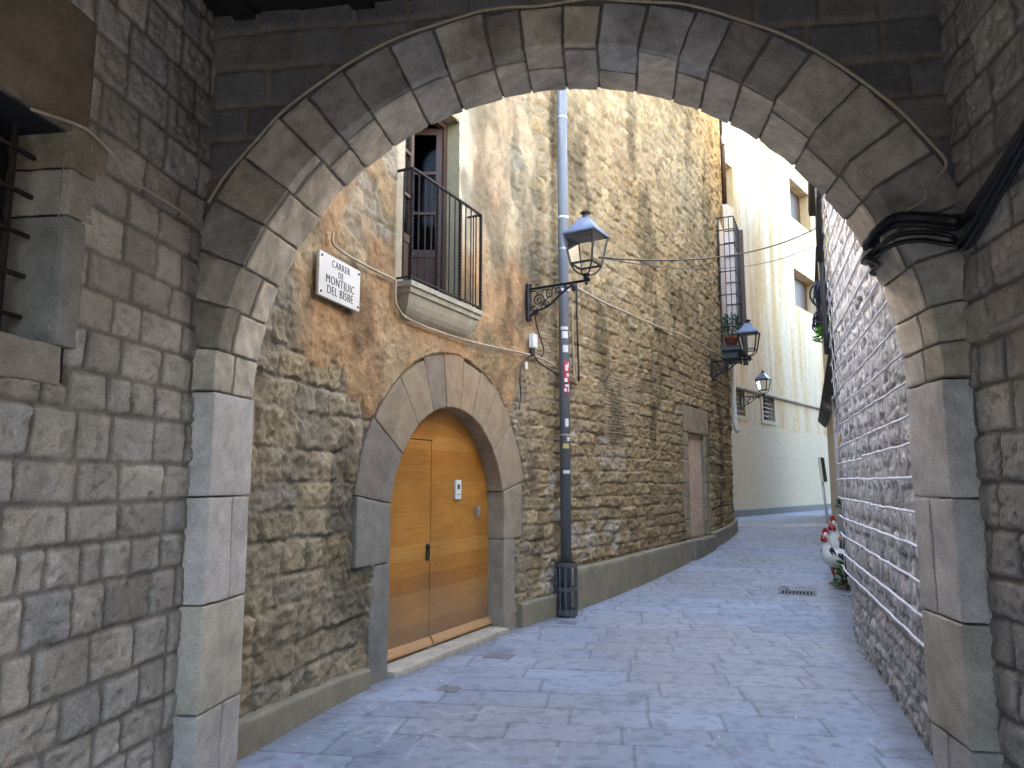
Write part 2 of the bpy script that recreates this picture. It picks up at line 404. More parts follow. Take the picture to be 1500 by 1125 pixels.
# ------------------------------------------------------------------ ground
tag(mk('ground', [(-150, -150, -.06), (150, -150, -.06), (150, 150, -.06), (-150, 150, -.06)], [(0, 1, 2, 3)], plain_mat('bare_ground', (.08, .075, .07), .2, 2, .9), None, None, False), kind='structure')
def make_street():
    ys = [-3.0]
    while ys[-1] < 34: ys.append(ys[-1]+(.05 if ys[-1] < 3.6 else max(.013, .0022*ys[-1])))
    ys = np.array(ys); t = np.linspace(-3.2, 3.4, 560)
    T, Y = np.meshgrid(t, ys, indexing='ij')
    X = T+.25+.43*np.clip(Y-5, 0, None)
    a = R(8); U = X*math.cos(a)-Y*math.sin(a)*1.0; W = X*math.sin(a)+Y*math.cos(a)
    # courses run across the lane, slowly fanning with its bend
    W = W+.10*np.clip(Y-7, 0, 12)*.0
    h, m, r1, r2, r3, rg = masonry(U, W, 41, (.33, .42), (.5, .95), .003, .007, .0012, .0028, .010, .014, .007, 6, z0=-8, tilt=.004)
    h = h+.010*(fbm(X*.5, Y*.5, 71, 3)-.5)
    h = h-.02*np.exp(-((U-np.interp(W, [0, 40], [.9, .9]))/.9)**2)*0
    Z = ground_z(Y)+h-.005
    col = pal([(.27, .285, .315), (.31, .325, .36), (.29, .295, .32), (.34, .355, .39)], r1)*(.90+.20*r2)[..., None]
    st = fbm(X*.9, Y*.9, 77, 4); col = col*(.86+.28*st)[..., None]
    w = sst(.45, .7, fbm(X*.6+5, Y*.8, 91, 3))[..., None]*.5
    col = col*(1-w)+w*np.array((.34, .305, .26))*(.9+.2*st)[..., None]
    jc = np.where((vn(U*1.1, W*1.1, 5) > .55)[..., None], np.array((.36, .36, .37)), np.array((.15, .145, .14)))
    mm = (m*.85)[..., None]; col = col*(1-mm)+jc*mm
    # worn chalk strokes near the arch and faint scratches
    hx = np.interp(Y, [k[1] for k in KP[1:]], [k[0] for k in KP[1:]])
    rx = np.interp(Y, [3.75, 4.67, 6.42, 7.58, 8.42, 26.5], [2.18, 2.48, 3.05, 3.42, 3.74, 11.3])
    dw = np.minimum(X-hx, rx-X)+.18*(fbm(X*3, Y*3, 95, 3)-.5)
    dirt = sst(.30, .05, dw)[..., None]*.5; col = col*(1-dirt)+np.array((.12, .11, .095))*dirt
    gum = sst(.80, .84, vn(X*9, Y*9, 97))[..., None]*.35; col = col*(1-gum)+np.array((.14, .14, .145))*gum
    pit = sst(.56, .72, fbm(X*14, Y*14, 99, 3))[..., None]*.22; col = col*(1-pit)
    col = col*np.array((.885, .96, 1.06))
    # faint chalk scrawls left on the slabs near the arch
    stroke = [(-1.06, 4.93), (-.93, 5.12), (-.99, 4.88), (-.77, 5.16), (-.80, 4.84), (-.55, 5.08)], [(-.62, 5.62), (-.45, 5.40), (-.22, 5.46), (-.12, 5.60)], [(-.50, 5.0), (-.30, 4.86), (-.18, 4.70)]
    near = Y < 6.2; ds_ = np.full(X.shape, 9.)
    for pl_ in stroke:
        for (ax_, ay_), (bx_, by_) in zip(pl_, pl_[1:]):
            ux, uy = bx_-ax_, by_-ay_; tt_ = np.clip(((X-ax_)*ux+(Y-ay_)*uy)/(ux*ux+uy*uy), 0, 1)
            ds_ = np.minimum(ds_, np.hypot(X-ax_-ux*tt_, Y-ay_-uy*tt_)+.010*(fbm(X*9, Y*9, 123, 2)-.5))
    ck = (sst(.024, .006, ds_)*sst(.30, .62, fbm(X*25, Y*25, 121, 2))*near)[..., None]*.45
    col = col*(1-ck)+np.array((.50, .50, .51))*ck
    V = np.stack([X, Y, Z], -1).reshape(-1, 3)
    o = mk('street_paving', V, grid_faces(*X.shape), PAVE, None, col.reshape(-1, 3)); tag(o, kind='structure')
make_street()
# ------------------------------------------------------------------ passage: side walls, arch, ceiling
PASS_PAL = [(.275, .25, .21), (.35, .32, .27), (.32, .295, .26), (.39, .355, .295), (.29, .28, .26)]
HALF = 1.945; CEIL = 4.15; BACK = -4.2
def passage_wall(side, name, label, seed, win=None):
    root = thing(name, label, 'wall', pw(side*HALF, -2, 0))
    def axis(a, b, fine_from, d0, d1):
        q = [b]
        while q[-1] > a: q.append(q[-1]-(d0 if q[-1] > fine_from else d1))
        return np.array(q[::-1])
    ys = axis(BACK, .05, -1.9, .0105, .04); zs = np.arange(-.15, 4.3, .0115)
    Y, Z = np.meshgrid(ys, zs, indexing='ij')
    h, m, r1, r2, r3, rg = masonry(Y, Z, seed, (.165, .225), (.20, .36), .007, .016, .006, .005, .014, .028, .010, 8, tilt=.03)
    h = h+(.010*(1-np.abs(2*fbm(Y*14, Z*14, seed+60, 3)-1)-.7)-.012*sst(.60, .72, fbm(Y*24, Z*24, seed+61, 2)))*(1-m)
    hole = None
    if win:
        y0, y1, z0, z1 = win
        inside = (Y > y0-.0) & (Y < y1) & (Z > z0) & (Z < z1); hole = cellmean(inside.astype(float)) > .99
        fr = sst(0, .02, np.minimum(np.minimum(Y-(y0-.35), (y1+.1)-Y), np.minimum(Z-(z0-.16), (z1+.55)-Z)))
        h = h*(1-fr)-.022*fr
    col = pal(PASS_PAL, r1)*(.86+.28*r2)[..., None]
    col = col*(.85+.3*fbm(Y*2, Z*2, seed+40, 4))[..., None]*(.9+.2*rg)[..., None]
    mo = np.array((.165, .15, .125)); mm = m[..., None]*.85; col = col*(1-mm)+mo*mm
    V = PW(np.stack([side*(HALF-h), Y, Z], -1)).reshape(-1, 3)
    f = grid_faces(*Y.shape, mask=hole)
    if side > 0: f = f[:, ::-1]
    mk('masonry_face', *[q for q in (V, f)], STONE, root, col.reshape(-1, 3))
    b = MB(); fn = lambda x, z, y: pw(x, y, z)
    x0, x1 = side*(HALF+.02), side*(HALF+5)
    if win:
        y0, y1, z0, z1 = win
        for (ya, yb, za, zb, xa) in ((BACK, y0, -.3, 4.35, x0), (y1, .0, -.3, 4.35, x0), (y0, y1, -.3, z0, x0), (y0, y1, z1, 4.35, x0)):
            b.prism([(xa, za), (x1, za), (x1, zb), (xa, zb)], fn, ya, yb)
    else:
        b.prism([(x0, -.3), (x1, -.3), (x1, 4.35), (x0, 4.35)], fn, BACK, 0)
    b.build('wall_core', VOID, root)
    return root
WIN = (-2.1, -1.0, 2.15, 3.06)
wl = passage_wall(-1, 'passage_wall', 'grey squared-stone side wall with a barred window at the left of the passage', 103, WIN)
wr = passage_wall(1, 'passage_wall', 'shadowy brown stone side wall behind the thick black cables', 211)
# barred window in the left wall
win = MB()
wroot = bpy.data.objects.new('window', None); C.objects.link(wroot); wroot.parent = wl
D = Blocks(); y0, y1, z0, z1 = WIN
def wfn(ox, oy, oz):       # block axes: (into wall, along, up)
    return lambda P: PW(np.stack([-HALF+.012-P[:, 0]-ox, oy+P[:, 1], oz+P[:, 2]], -1))
D.add(wfn(-.004, y1-.005, z0+.003), (.30, .115, .545), (.20, .19, .17), 1, rough=.005)
D.add(wfn(-.002, y1-.006, z0+.553), (.30, .16, .20), (.30, .27, .22), 2, rough=.005)
D.add(wfn(-.003, y1-.004, z0+.757), (.30, .215, .20), (.24, .205, .145), 3, rough=.004)
D.add(wfn(-.012, y0-.3, z0-.16), (.34, 1.42, .16), (.26, .235, .19), 4, rough=.006)
D.add(wfn(-.004, y0-.1, z0), (.30, .10, .9), (.22, .2, .17), 5)
D.build('window_frame', DRESSED, wroot)
D = Blocks(); D.add(wfn(.006, y0-.3, z1+.002), (.30, 1.495, .55), (.20, .155, .105), 7, rough=.003, var=.12); D.build('lintel', DRESSED, wroot)
b = MB()
for k in range(7): b.bar(pw(-HALF-.17, y1-.1-.15*k, z0+.0), pw(-HALF-.17, y1-.1-.15*k, z1), .018)
for k in range(5): b.bar(pw(-HALF-.155, y1+.02, z0+.12+.17*k), pw(-HALF-.155, y0, z0+.12+.17*k), .016)
b.build('window_bar', RUST, wroot).name = 'window_grille'
MB().box(pw(-HALF-.34, (y0+y1)/2, (z0+z1)/2), (.04, 1.3, 1.1), Matrix.Rotation(-R(7.77), 3, 'Z')).build('shutter', VOID, wroot)  # near-black panel, its colour standing in for the unlit window behind the bars
# ---- arch wall
ARCH_R = 1.813; SPR = 2.09; THK = .44
arch = thing('stone_arch', 'round stone arch framing the lane, built of pale wedge-shaped blocks', 'arch', pw(0, .2, 0))
random.seed(5)
def arch_fn(th0, dth, r0, y0_, L):
    def f(P):
        th = th0+P[:, 0]/L[0]*dth; r = ARCH_R+r0+P[:, 1]
        return PW(np.stack([-np.cos(th)*r, y0_+P[:, 2], SPR+np.sin(th)*r], -1))
    return f
V_PAL = [(.36, .315, .25), (.43, .38, .30), (.29, .265, .23), (.38, .325, .245), (.34, .325, .30), (.26, .225, .17)]
ring = Blocks(); th = 0.0; k = 0; span = math.pi
nv = 27; ws = [random.uniform(.8, 1.25) for _ in range(nv)]; sw_ = sum(ws)
for k in range(nv):
    dth = span*ws[k]/sw_; g = .0045
    mid = th+dth/2; t = .215+.135*abs(math.cos(mid))
    gap = .012/ARCH_R
    L = (dth*ARCH_R-.012, t, 0)
    cut = random.choice([.20, .05, .14, .09, .25, .03, .12, .17, .22])
    pieces = [(0, THK)] if cut is None else [(0, cut-.005), (cut+.005, THK)]
    for (ya, yb) in pieces:
        c = random.choice(V_PAL); k2_ = random.uniform(.85, 1.2); c = tuple(q*k2_ for q in c)
        jut = random.uniform(-.004, .006)
        if ya > 0: c = random.choice([(.56, .49, .38), (.50, .44, .345), (.60, .52, .40), (.46, .41, .34)])  # rear pieces paler, standing in for light on the underside of the arch
        LL = (dth*ARCH_R-.012, t+.0, yb-ya)
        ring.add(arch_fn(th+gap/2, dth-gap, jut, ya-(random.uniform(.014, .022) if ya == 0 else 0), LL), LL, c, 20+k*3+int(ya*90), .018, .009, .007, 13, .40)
    th += dth
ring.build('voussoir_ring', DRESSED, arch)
# mortar core of ring
b = MB(); n = 60; ri = ARCH_R+.013
outer = lambda a: ARCH_R+.2+.135*abs(math.cos(a))
for i in range(n):
    a0, a1 = math.pi*i/n, math.pi*(i+1)/n
    q = lambda a, r, y: pw(-math.cos(a)*r, y, SPR+math.sin(a)*r)
    V = [q(a, r, y) for y in (.010, THK-.010) for a, r in ((a0, ri), (a1, ri), (a1, outer(a1)), (a0, outer(a0)))]
    b.add(V, [(0, 1, 2, 3), (7, 6, 5, 4), (0, 4, 5, 1), (2, 6, 7, 3)])
b.build('mortar_core', plain_mat('old_mortar', (.17, .145, .11), .3, 30, .95, bump=.5), arch)
# piers
for sx in (-1, 1):
    pr = Blocks(); zz = [-.11, .435, .975, 1.53, 2.088]
    for i in range(4):
        za, zb = zz[i]+.004, zz[i+1]-.004
        pieces = [(0, THK)] if i in (1, 3) else [(0, .245), (.253, THK)]
        for (ya, yb) in pieces:
            c = [(.41, .375, .33), (.42, .375, .295), (.45, .41, .36), (.48, .44, .39)][i]; k2_ = random.uniform(.92, 1.08); c = tuple(q*k2_ for q in c)
            LL = (.22, yb-ya, zb-za); jut = random.uniform(-.002, .003)
            pr.add((lambda sx, ya, za, jut: lambda P: PW(np.stack([sx*(ARCH_R+jut+P[:, 0]), ya+P[:, 1], za+P[:, 2]], -1)))(sx, ya, za, jut), LL, c, 90+i*7+int(ya*50)+sx*3, .016, .009, .0045, 16, .16)
    if sx < 0: pr.F = [f[:, ::-1] for f in pr.F]
    pr.build('pier', DRESSED, arch)
# spandrel masonry
xs = np.arange(-HALF-.02, HALF+.02, .0125); zs = np.arange(2.45, CEIL+.12, .0125)
X, Z = np.meshgrid(xs, zs, indexing='ij')
h, m, r1, r2, r3, rg = masonry(X, Z, 33, (.17, .23), (.24, .40), .008, .018, .007, .006, .014, .03, .012, 8, tilt=.03)
ang = np.arctan2(Z-SPR, -X); rr = np.hypot(X, Z-SPR); to = ARCH_R+.215+.135*np.abs(np.cos(ang))
hole = cellmean((rr < to-.11).astype(float)) > .9
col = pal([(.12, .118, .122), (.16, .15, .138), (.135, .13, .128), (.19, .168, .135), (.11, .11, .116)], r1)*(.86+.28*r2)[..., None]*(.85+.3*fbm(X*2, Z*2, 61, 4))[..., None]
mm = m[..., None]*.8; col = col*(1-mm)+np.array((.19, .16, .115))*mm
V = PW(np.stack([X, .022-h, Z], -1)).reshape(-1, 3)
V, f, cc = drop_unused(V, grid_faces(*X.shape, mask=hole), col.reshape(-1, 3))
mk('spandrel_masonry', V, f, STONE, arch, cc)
# street side of the arch wall
b = MB(); n = 48
for i in range(n):
    a0, a1 = math.pi*i/n, math.pi*(i+1)/n
    P = [(-math.cos(a)*outer(a), SPR+math.sin(a)*outer(a)) for a in (a0, a1)]
    b.add([pw(P[0][0], THK-.03, P[0][1]), pw(P[1][0], THK-.03, P[1][1]), pw(P[1][0]*1.0, THK-.03, 4.3), pw(P[0][0], THK-.03, 4.3)], [(0, 1, 2, 3)])
b.build('rear_masonry', CONC, arch)
# ceiling: dark boards on joists
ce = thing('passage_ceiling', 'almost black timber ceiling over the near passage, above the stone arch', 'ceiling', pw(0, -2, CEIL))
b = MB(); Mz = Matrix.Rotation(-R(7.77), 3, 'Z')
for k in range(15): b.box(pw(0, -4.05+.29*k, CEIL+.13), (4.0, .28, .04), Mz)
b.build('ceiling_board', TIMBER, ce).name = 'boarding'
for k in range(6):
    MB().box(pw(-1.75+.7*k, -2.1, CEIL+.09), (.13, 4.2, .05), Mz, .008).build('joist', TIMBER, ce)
# house above the passage
up = thing('upper_house', 'plain rendered house resting on the arch, seen as its dark underside', 'house', pw(0, -2.4, 4.3))
fn = lambda x, z, y: pw(x, y, z)
MB().prism([(-7, 4.32), (7, 4.32), (7, 5.4), (-7, 5.4)], fn, BACK, THK-.03).build('wall', CONC, up)
MB().prism([(-HALF, 3.35), (HALF, 3.35), (HALF, 4.3), (-HALF, 4.3)], fn, BACK+.02, BACK+.5).build('rear_light_stop', CONC, up)  # added behind the viewer to keep light off the upper passage
# ------------------------------------------------------------------ stone house on the left of the lane
house = thing('stone_house', 'long weathered sandstone house with peeling ochre render, curving along the left of the lane', 'house', hw(6, 0))
DOOR_C, DOOR_Z, DOOR_R = 3.63, 1.28, 1.07
OPN = (2.66, 3.67, 3.36, 5.40)
HTOP = 12.0; HLOW = 6.6
def make_house_wall():
    ss = [0.0]
    while ss[-1] < S_END-.01: ss.append(ss[-1]+max(.0125, .0016*(4.2+ss[-1])))
    zs = [-.12]
    while zs[-1] < HTOP: zs.append(zs[-1]+(.0135 if zs[-1] < 3.6 else .018 if zs[-1] < 6.5 else .03))
    S, Z = np.meshgrid(np.array(ss), np.array(zs), indexing='ij')
    A = masonry(S, Z, 7, (.19, .29), (.24, .56), .005, .017, .026, .014, .034, .028, .034, 8, wf=1.0, tilt=.06)
    B = masonry(S, Z, 19, (.15, .235), (.16, .42), .006, .022, .028, .018, .038, .032, .036, 10, wf=1.0, tilt=.07)
    wA = sst(5.6, 4.9, S)
    mix = lambda i: A[i]*wA+B[i]*(1-wA)
    pick = np.where(wA > .5, 1, 0)
    h = mix(0); m = mix(1); r1 = np.where(pick, A[2], B[2]); r2 = np.where(pick, A[3], B[3]); rg = np.where(pick, A[5], B[5])
    # chipped, pitted faces
    rid = 1-np.abs(2*fbm(S*11, Z*11, 301, 4)-1); h = h+(.034*(rid-.7)+.022*(fbm(S*34, Z*34, 305, 2)-.5))*(1-.6*m)
    # wall plane undulation and hollows
    h = h+.05*(fbm(S*.5, Z*.5, 303, 3)-.5)
    cA = pal([(.20, .175, .13), (.27, .23, .165), (.235, .215, .175), (.30, .25, .17), (.21, .195, .17)], r1)
    cB = pal([(.33, .26, .165), (.40, .325, .215), (.36, .30, .21), (.45, .375, .26), (.30, .245, .165)], r1)
    col = cA*np.array((1.14, 1.07, .94))*wA[..., None]+cB*np.array((.79, .715, .58))*(1-wA[..., None])
    col = col*(.82+.36*r2)[..., None]*(.72+.56*rg)[..., None]
    up_ = sst(3.0, 5.0, Z)*sst(5, 7, S)
    pass
    mo = np.array((.205, .175, .125))*wA[..., None]+np.array((.27, .215, .14))*(1-wA[..., None])
    mm = (m*.8)[..., None]; col = col*(1-mm)+mo*mm
    # brick/tile patch with thin courses
    T = masonry(S, Z, 77, (.040, .052), (.12, .28), .004, .012, .012, .012, .020, .03, .014, 14, tilt=.03)
    e = (fbm(S*1.6, Z*1.6, 311, 3)-.5)
    wt = sst(.60, .25, np.abs(S-7.9)+e*1.2)*sst(.75, .30, np.abs(Z-2.6)+e*1.8)
    wt = np.maximum(wt, sst(.32, .2, np.abs(S-5.65)+e*.3)*sst(.6, .3, np.abs(Z-3.35)+e*.5))
    h = h*(1-wt)+T[0]*wt*1.0; tc = pal([(.30, .22, .13), (.38, .29, .18), (.34, .27, .18)], T[2])*(1-T[1]*.3)[..., None]
    col = col*(1-wt[..., None])+tc*wt[..., None]
    # squared smooth stone patch beside the pipe
    # ochre render over the upper part of the door front, with torn edges
    e1 = fbm(S*1.4, Z*1.4, 321, 5)-.5; e2 = fbm(S*5, Z*5, 323, 4)-.5
    lowr = 2.55-.25*sst(1.0, 2.2, S)-.2*sst(2.0, 2.4, S)+.95*sst(4.2, 5.4, S)
    pl = sst(-.05, .07, Z-lowr+e1*.9+e2*.25)*sst(.25, -.1, S-5.25+e1*1.2+e2*.4)
    pl = pl*sst(.80, 1.35, S+e1*1.4+.25*np.clip(Z-2.6, -2, 1))
    bare = sst(.16, .24, fbm(S*1.8+9, Z*1.3, 331, 4)-.5)*sst(2.6, 3.4, Z)      # worn through to rubble
    pl = pl*(1-.85*bare)
    ring_d = np.hypot(S-DOOR_C, Z-DOOR_Z)
    hp = .030+.016*(fbm(S*9, Z*9, 335, 4)-.5)*2+.016*(fbm(S*32, Z*32, 336, 3)-.5)+.012*(.7-np.abs(2*fbm(S*16, Z*16, 338, 3)-1))+.05*(fbm(S*1.0, Z*1.0, 337, 3)-.5)
    h = h*(1-pl)+np.maximum(hp, h*.25+hp*.75)*pl
    pr = fbm(S*1.1+3, Z*1.1, 341, 4)
    pc = pal([(.25, .19, .12), (.36, .245, .145), (.40, .26, .155), (.34, .26, .17), (.42, .345, .24)], np.clip((pr-.25)*2, 0, .999))
    pc = pc*(.62+.5*fbm(S*7, Z*7, 343, 4)+.26*fbm(S*30, Z*30, 344, 2))[..., None]*(1-.30*sst(.55, .68, fbm(S*2.6, Z*2.2, 346, 5)))[..., None]
    pc = pc*np.array((1.02, .94, .78))
    # paler smoother render right of and around the balcony opening
    cream = sst(3.62, 3.7, S)*sst(4.15, 3.85, S+e1*.35)*sst(3.9, 4.2, Z)
    cream = np.maximum(cream, sst(2.5, 2.56, S)*sst(2.72, 2.68, S)*sst(3.3, 3.4, Z))
    pc = pc*(1-cream[..., None])+np.array((.46, .385, .255))*(.9+.2*pr)[..., None]*cream[..., None]
    h = h*(1-cream)+(.032+.004*e2)*cream; pl = np.maximum(pl, cream)
    pale = sst(3.8, 5.2, Z+e1*2)*sst(3.7, 4.2, S)*.6
    pc = pc*(1-pale[..., None])+np.array((.36, .29, .185))*pale[..., None]
    col = col*(1-pl[..., None])+pc*pl[..., None]
    # dark weather stains
    dk = sst(.58, .75, fbm(S*1.5+20, Z*.8, 351, 4))[..., None]; col = col*(1-dk*.45)
    # lime bloom on stones right of the door
    lb = sst(.56, .72, fbm(S*3.1, Z*3.1, 361, 4))*sst(5.3, 5.7, S)*sst(9, 7, S)*sst(2.6, 2.0, Z)
    col = col*(1-.5*lb[..., None])+np.array((.50, .47, .42))*.5*lb[..., None]
    # recesses for the dressed pieces laid into the wall
    rin = (ring_d < DOOR_R+.03) & (Z > DOOR_Z) | (np.abs(S-DOOR_C) < DOOR_R+.03) & (Z <= DOOR_Z) | (S > OPN[0]) & (S < OPN[1]) & (Z > OPN[2]-.05) & (Z < OPN[3])
    rin = rin | (np.abs(S-11.81) < .54) & (Z > .6) & (Z < 2.5)
    sur = (ring_d < DOOR_R+.53) & (Z > DOOR_Z-.1) | (np.abs(S-DOOR_C) < DOOR_R+.24) & (Z <= DOOR_Z) | (np.abs(S-DOOR_C) < DOOR_R+.46) & (Z <= DOOR_Z+.2) & (Z > .95)
    h = np.where(sur, np.minimum(h*.3-.03, .0), h)
    h = np.where((np.abs(S-11.82) < .92) & (Z > .5) & (Z < 3.08), np.minimum(h*.4, .0), h)
    rin = rin | (Z > np.where(S < 5.4, HLOW, np.where(S < 7.2, 7.8, np.where(S < 10.2, 9.3, HTOP))))
    hole = cellmean(rin.astype(float)) > .5
    fade = sst(0, .05, S)*.0+1
    V = HW(S, Z, h*fade).reshape(-1, 3)
    V, f, cc = drop_unused(V, grid_faces(*S.shape, mask=hole), np.clip(col, .02, .8).reshape(-1, 3))
    mk('masonry_wall', V, f, RUBBLE, house, cc)
make_house_wall()
# mass behind the facade, leaving the balcony room open
b = MB(); hh_ = lambda s_: HLOW if s_ < 5.3 else 7.8 if s_ < 7.1 else 9.3 if s_ < 10 else HTOP
for (sa, sb) in ((0, 2.3), (5.1, 5.4), (5.4, 7.2), (7.2, 10.2), (10.2, 11), (11, 14), (14, S_END)):
    b.add([hw(sa, -.2, -.12 if sa != 11 else -.30), hw(sb, -.2, -.12 if sa != 11 else -.30), hw(sb, -.2, -4), hw(sa, -.2, -4), hw(sa, hh_(sa), -.12), hw(sb, hh_(sa), -.12), hw(sb, hh_(sa), -4), hw(sa, hh_(sa), -4)], [(0, 1, 5, 4), (1, 2, 6, 5), (2, 3, 7, 6), (3, 0, 4, 7), (4, 5, 6, 7)])
b.add([hw(2.3, 5.6, -.12), hw(5.1, 5.6, -.12), hw(5.1, 5.6, -4), hw(2.3, 5.6, -4), hw(2.3, HLOW, -.12), hw(5.1, HLOW, -.12), hw(5.1, HLOW, -4), hw(2.3, HLOW, -4)], [(0, 1, 2, 3), (0, 1, 5, 4), (2, 3, 7, 6), (4, 5, 6, 7)])
b.add([hw(2.3, -.2, -1.2), hw(5.1, -.2, -1.2), hw(5.1, 5.6, -3.2), hw(2.3, 5.6, -3.2)], [(0, 1, 2, 3)])
b.build('building_core', VOID, house)
# end face of the house, round the corner
e0 = hw(S_END, 0, 0); MB().add([hw(S_END, -.1, .01), hw(S_END, HTOP, .01), hw(S_END, HTOP, -4), hw(S_END, -.1, -4)], [(0, 1, 2, 3)]).build('end_wall', CONC, house)
# plinth bands
def plinth(sa, sb, ta, tb, proud):
    n = max(8, int((sb-sa)/.03)); S = np.linspace(sa, sb, n); q = np.linspace(0, 1, 26)
    Sg, Q = np.meshgrid(S, q, indexing='ij')
    x, y, dx, dy = path(Sg); gz = ground_z(y)-.05
    top = np.interp(Sg, [sa, sb], [ta, tb])+.014*(fbm(Sg*3, Sg*0, 401, 3)-.5)
    zf = np.minimum(Q/.85, 1); Z = gz+(top-gz)*zf
    d = proud+.008*(fbm(Sg*5, Z*5, 403, 4)-.5)-.012*sst(.93, 1, zf)*(Q <= .86)
    d = np.where(Q > .86, proud-.012-(Q-.85)/.15*(proud+.01), d)
    V = HW(Sg, Z, d).reshape(-1, 3)
    # close both ends
    F = [tuple(r) for r in grid_faces(*Sg.shape)]
    return V, F, len(V)
for (sa, sb, ta, tb, pr) in ((0, 2.23, .24, .155, .085), (5.02, 5.80, .25, .27, .09), (5.98, 11.05, .52, .575, .105), (12.55, S_END, .62, .80, .10)):
    b = MB(); V, F, n = plinth(sa, sb, ta, tb, pr); b.add(V, F)
    for s_ in (sa, sb):
        g = float(ground_z(hw(s_, 0).y))-.05; t_ = ta if s_ == sa else tb
        b.add([hw(s_, g, -.02), hw(s_, g, pr-.002), hw(s_, t_-.012, pr-.004), hw(s_, t_-.012, -.02)], [(0, 1, 2, 3)])
    b.build('plinth', CONC, house, True)
# door surround: wedge stones and jambs
def ring_fn(th0, dth, L, off):
    def f(P):
        t = th0+P[:, 0]/L[0]*dth; r = DOOR_R+P[:, 1]
        return HW(DOOR_C-np.cos(t)*r, DOOR_Z+np.sin(t)*r, off-P[:, 2])
    return f
def jamb_fn(sa, za, off, sg=1):
    return lambda P: HW(sa+sg*P[:, 0], za+P[:, 1], off-P[:, 2])
sur = Blocks(); random.seed(9)
DW = [(.17, (.17, .155, .13)), (.62, (.165, .15, .13)), (.42, (.25, .20, .145)), (.34, (.26, .205, .15)), (.26, (.22, .185, .145)), (.30, (.285, .215, .15)), (.28, (.29, .225, .155)), (.30, (.275, .22, .155)), (.36, (.285, .225, .16)), (.45, (.28, .235, .175))]
DW = [(.52, (.19, .165, .135)), (.42, (.275, .215, .145)), (.34, (.285, .22, .145)), (.28, (.225, .18, .135)), (.30, (.31, .225, .14)), (.28, (.315, .23, .145)), (.30, (.295, .225, .145)), (.36, (.305, .23, .15)), (.55, (.30, .235, .16))]
tot = sum(w for w, _ in DW); th = .14; sp_ = math.pi-.14-.22; L0 = .56
for i, (w, c) in enumerate(DW):
    dth = sp_*w/tot; LL = (dth*(DOOR_R+.25), .53+random.uniform(-.03, .05), .45)
    sur.add(ring_fn(th+.0025, dth-.005, LL, .026+random.uniform(-.003, .004)), LL, c, 300+i, .025, .008, .0035, 14, .13)
    th += dth
# springers and jamb stones: (sign, z0, z1, width, colour)
zl = DOOR_Z+math.sin(.14)*DOOR_R
JB = [(-1, -.1, .93, .28, (.20, .19, .165)), (-1, .938, zl-.004, .50, (.215, .20, .17)), (1, -.1, .98, .25, (.27, .24, .19)), (1, .986, DOOR_Z+math.sin(.22)*DOOR_R-.004, .42, (.28, .235, .17))]
for i, (sg, za, zb, w, c) in enumerate(JB):
    LL = (w, zb-za, .45)
    tn = {1: math.tan(.14), 3: math.tan(.22)}.get(i, 0)
    jf = (lambda sg, za, LL, tn: lambda P: HW(DOOR_C+sg*(DOOR_R+P[:, 0]), za+P[:, 1]+P[:, 1]/LL[1]*P[:, 0]*tn, .029-P[:, 2]))(sg, za, LL, tn)
    s_ = Blocks(); s_.add(jf, LL, c, 330+i, .025, .009, .0035, 14, .13)
    if sg < 0: s_.F = [f[:, ::-1] for f in s_.F]
    sur.V += s_.V; sur.F += [f+sur.n for f in s_.F]; sur.C += s_.C; sur.n += s_.n
sur.build('door_surround', DRESSED, house)
# threshold
thr = Blocks(); LL = (2.12, .085, .52); thr.add(jamb_fn(DOOR_C-1.06, -.03, .10), LL, (.42, .375, .295), 350, .03, .012, .004, 10, .15); thr.build('threshold', DRESSED, house)
# door
dc = chord(DOOR_C-DOOR_R, DOOR_C+DOOR_R)
door = bpy.data.objects.new('door', None); C.objects.link(door); door.parent = house
DOFF = -.17; SPLIT = 3.50; LTOP = 2.02
def arc(sa, sb, n=26):
    return [(s_, DOOR_Z+math.sqrt(max(0, (DOOR_R+.0)**2-(s_-DOOR_C)**2))) for s_ in np.linspace(sa, sb, n)]
lf = DOOR_C-DOOR_R
sl = DOOR_C-math.sqrt(DOOR_R**2-(LTOP-DOOR_Z)**2)
left = [(lf, .075), (SPLIT-.006, .075), (SPLIT-.006, LTOP-.006), (sl+.004, LTOP-.006)]+[(a, q) for a, q in arc(sl, lf, 14)][1:]
MB().prism(left, lambda s_, z, d: dc(s_, z, d), DOFF, DOFF-.05).build('door_leaf', OAK, door)
rt = [(SPLIT+.004, .075), (DOOR_C+DOOR_R, .075)]+arc(DOOR_C+DOOR_R, sl-.0, 40)+[(sl, LTOP+.004), (SPLIT+.004, LTOP+.004)]
MB().prism(rt, lambda s_, z, d: dc(s_, z, d), DOFF, DOFF-.05).build('fixed_panel', OAK, door)
MB().prism([(lf-.05, .05), (DOOR_C+DOOR_R+.05, .05), (DOOR_C+DOOR_R+.05, 2.4), (lf-.05, 2.4)], lambda s_, z, d: dc(s_, z, d), DOFF-.052, DOFF-.09).build('door_frame', VOID, door)
for (sa, sb) in ((lf, SPLIT-.02), (SPLIT+.02, DOOR_C+DOOR_R)):
    MB().prism([(DOFF-.01, .078), (DOFF+.05, .078), (DOFF+.05, .10), (DOFF+.02, .15), (DOFF-.01, .155)], lambda d, z, s_: dc(s_, z, d), sa, sb).build('weather_bar', OAKL, door)
hb = MB()
M = Matrix.Rotation(-R(0), 3, 'Z')
tdir = (dc(4, 0)-dc(3, 0)).normalized(); ndir = Vector((tdir.y, -tdir.x, 0)); MR = Matrix((tdir, ndir, Vector((0, 0, 1)))).transposed()
pts = []
for k in range(24):
    a = 2*math.pi*k/24; pts.append(dc(SPLIT-.06+.022*math.cos(a), .93+.06*math.sin(a), DOFF+.012))
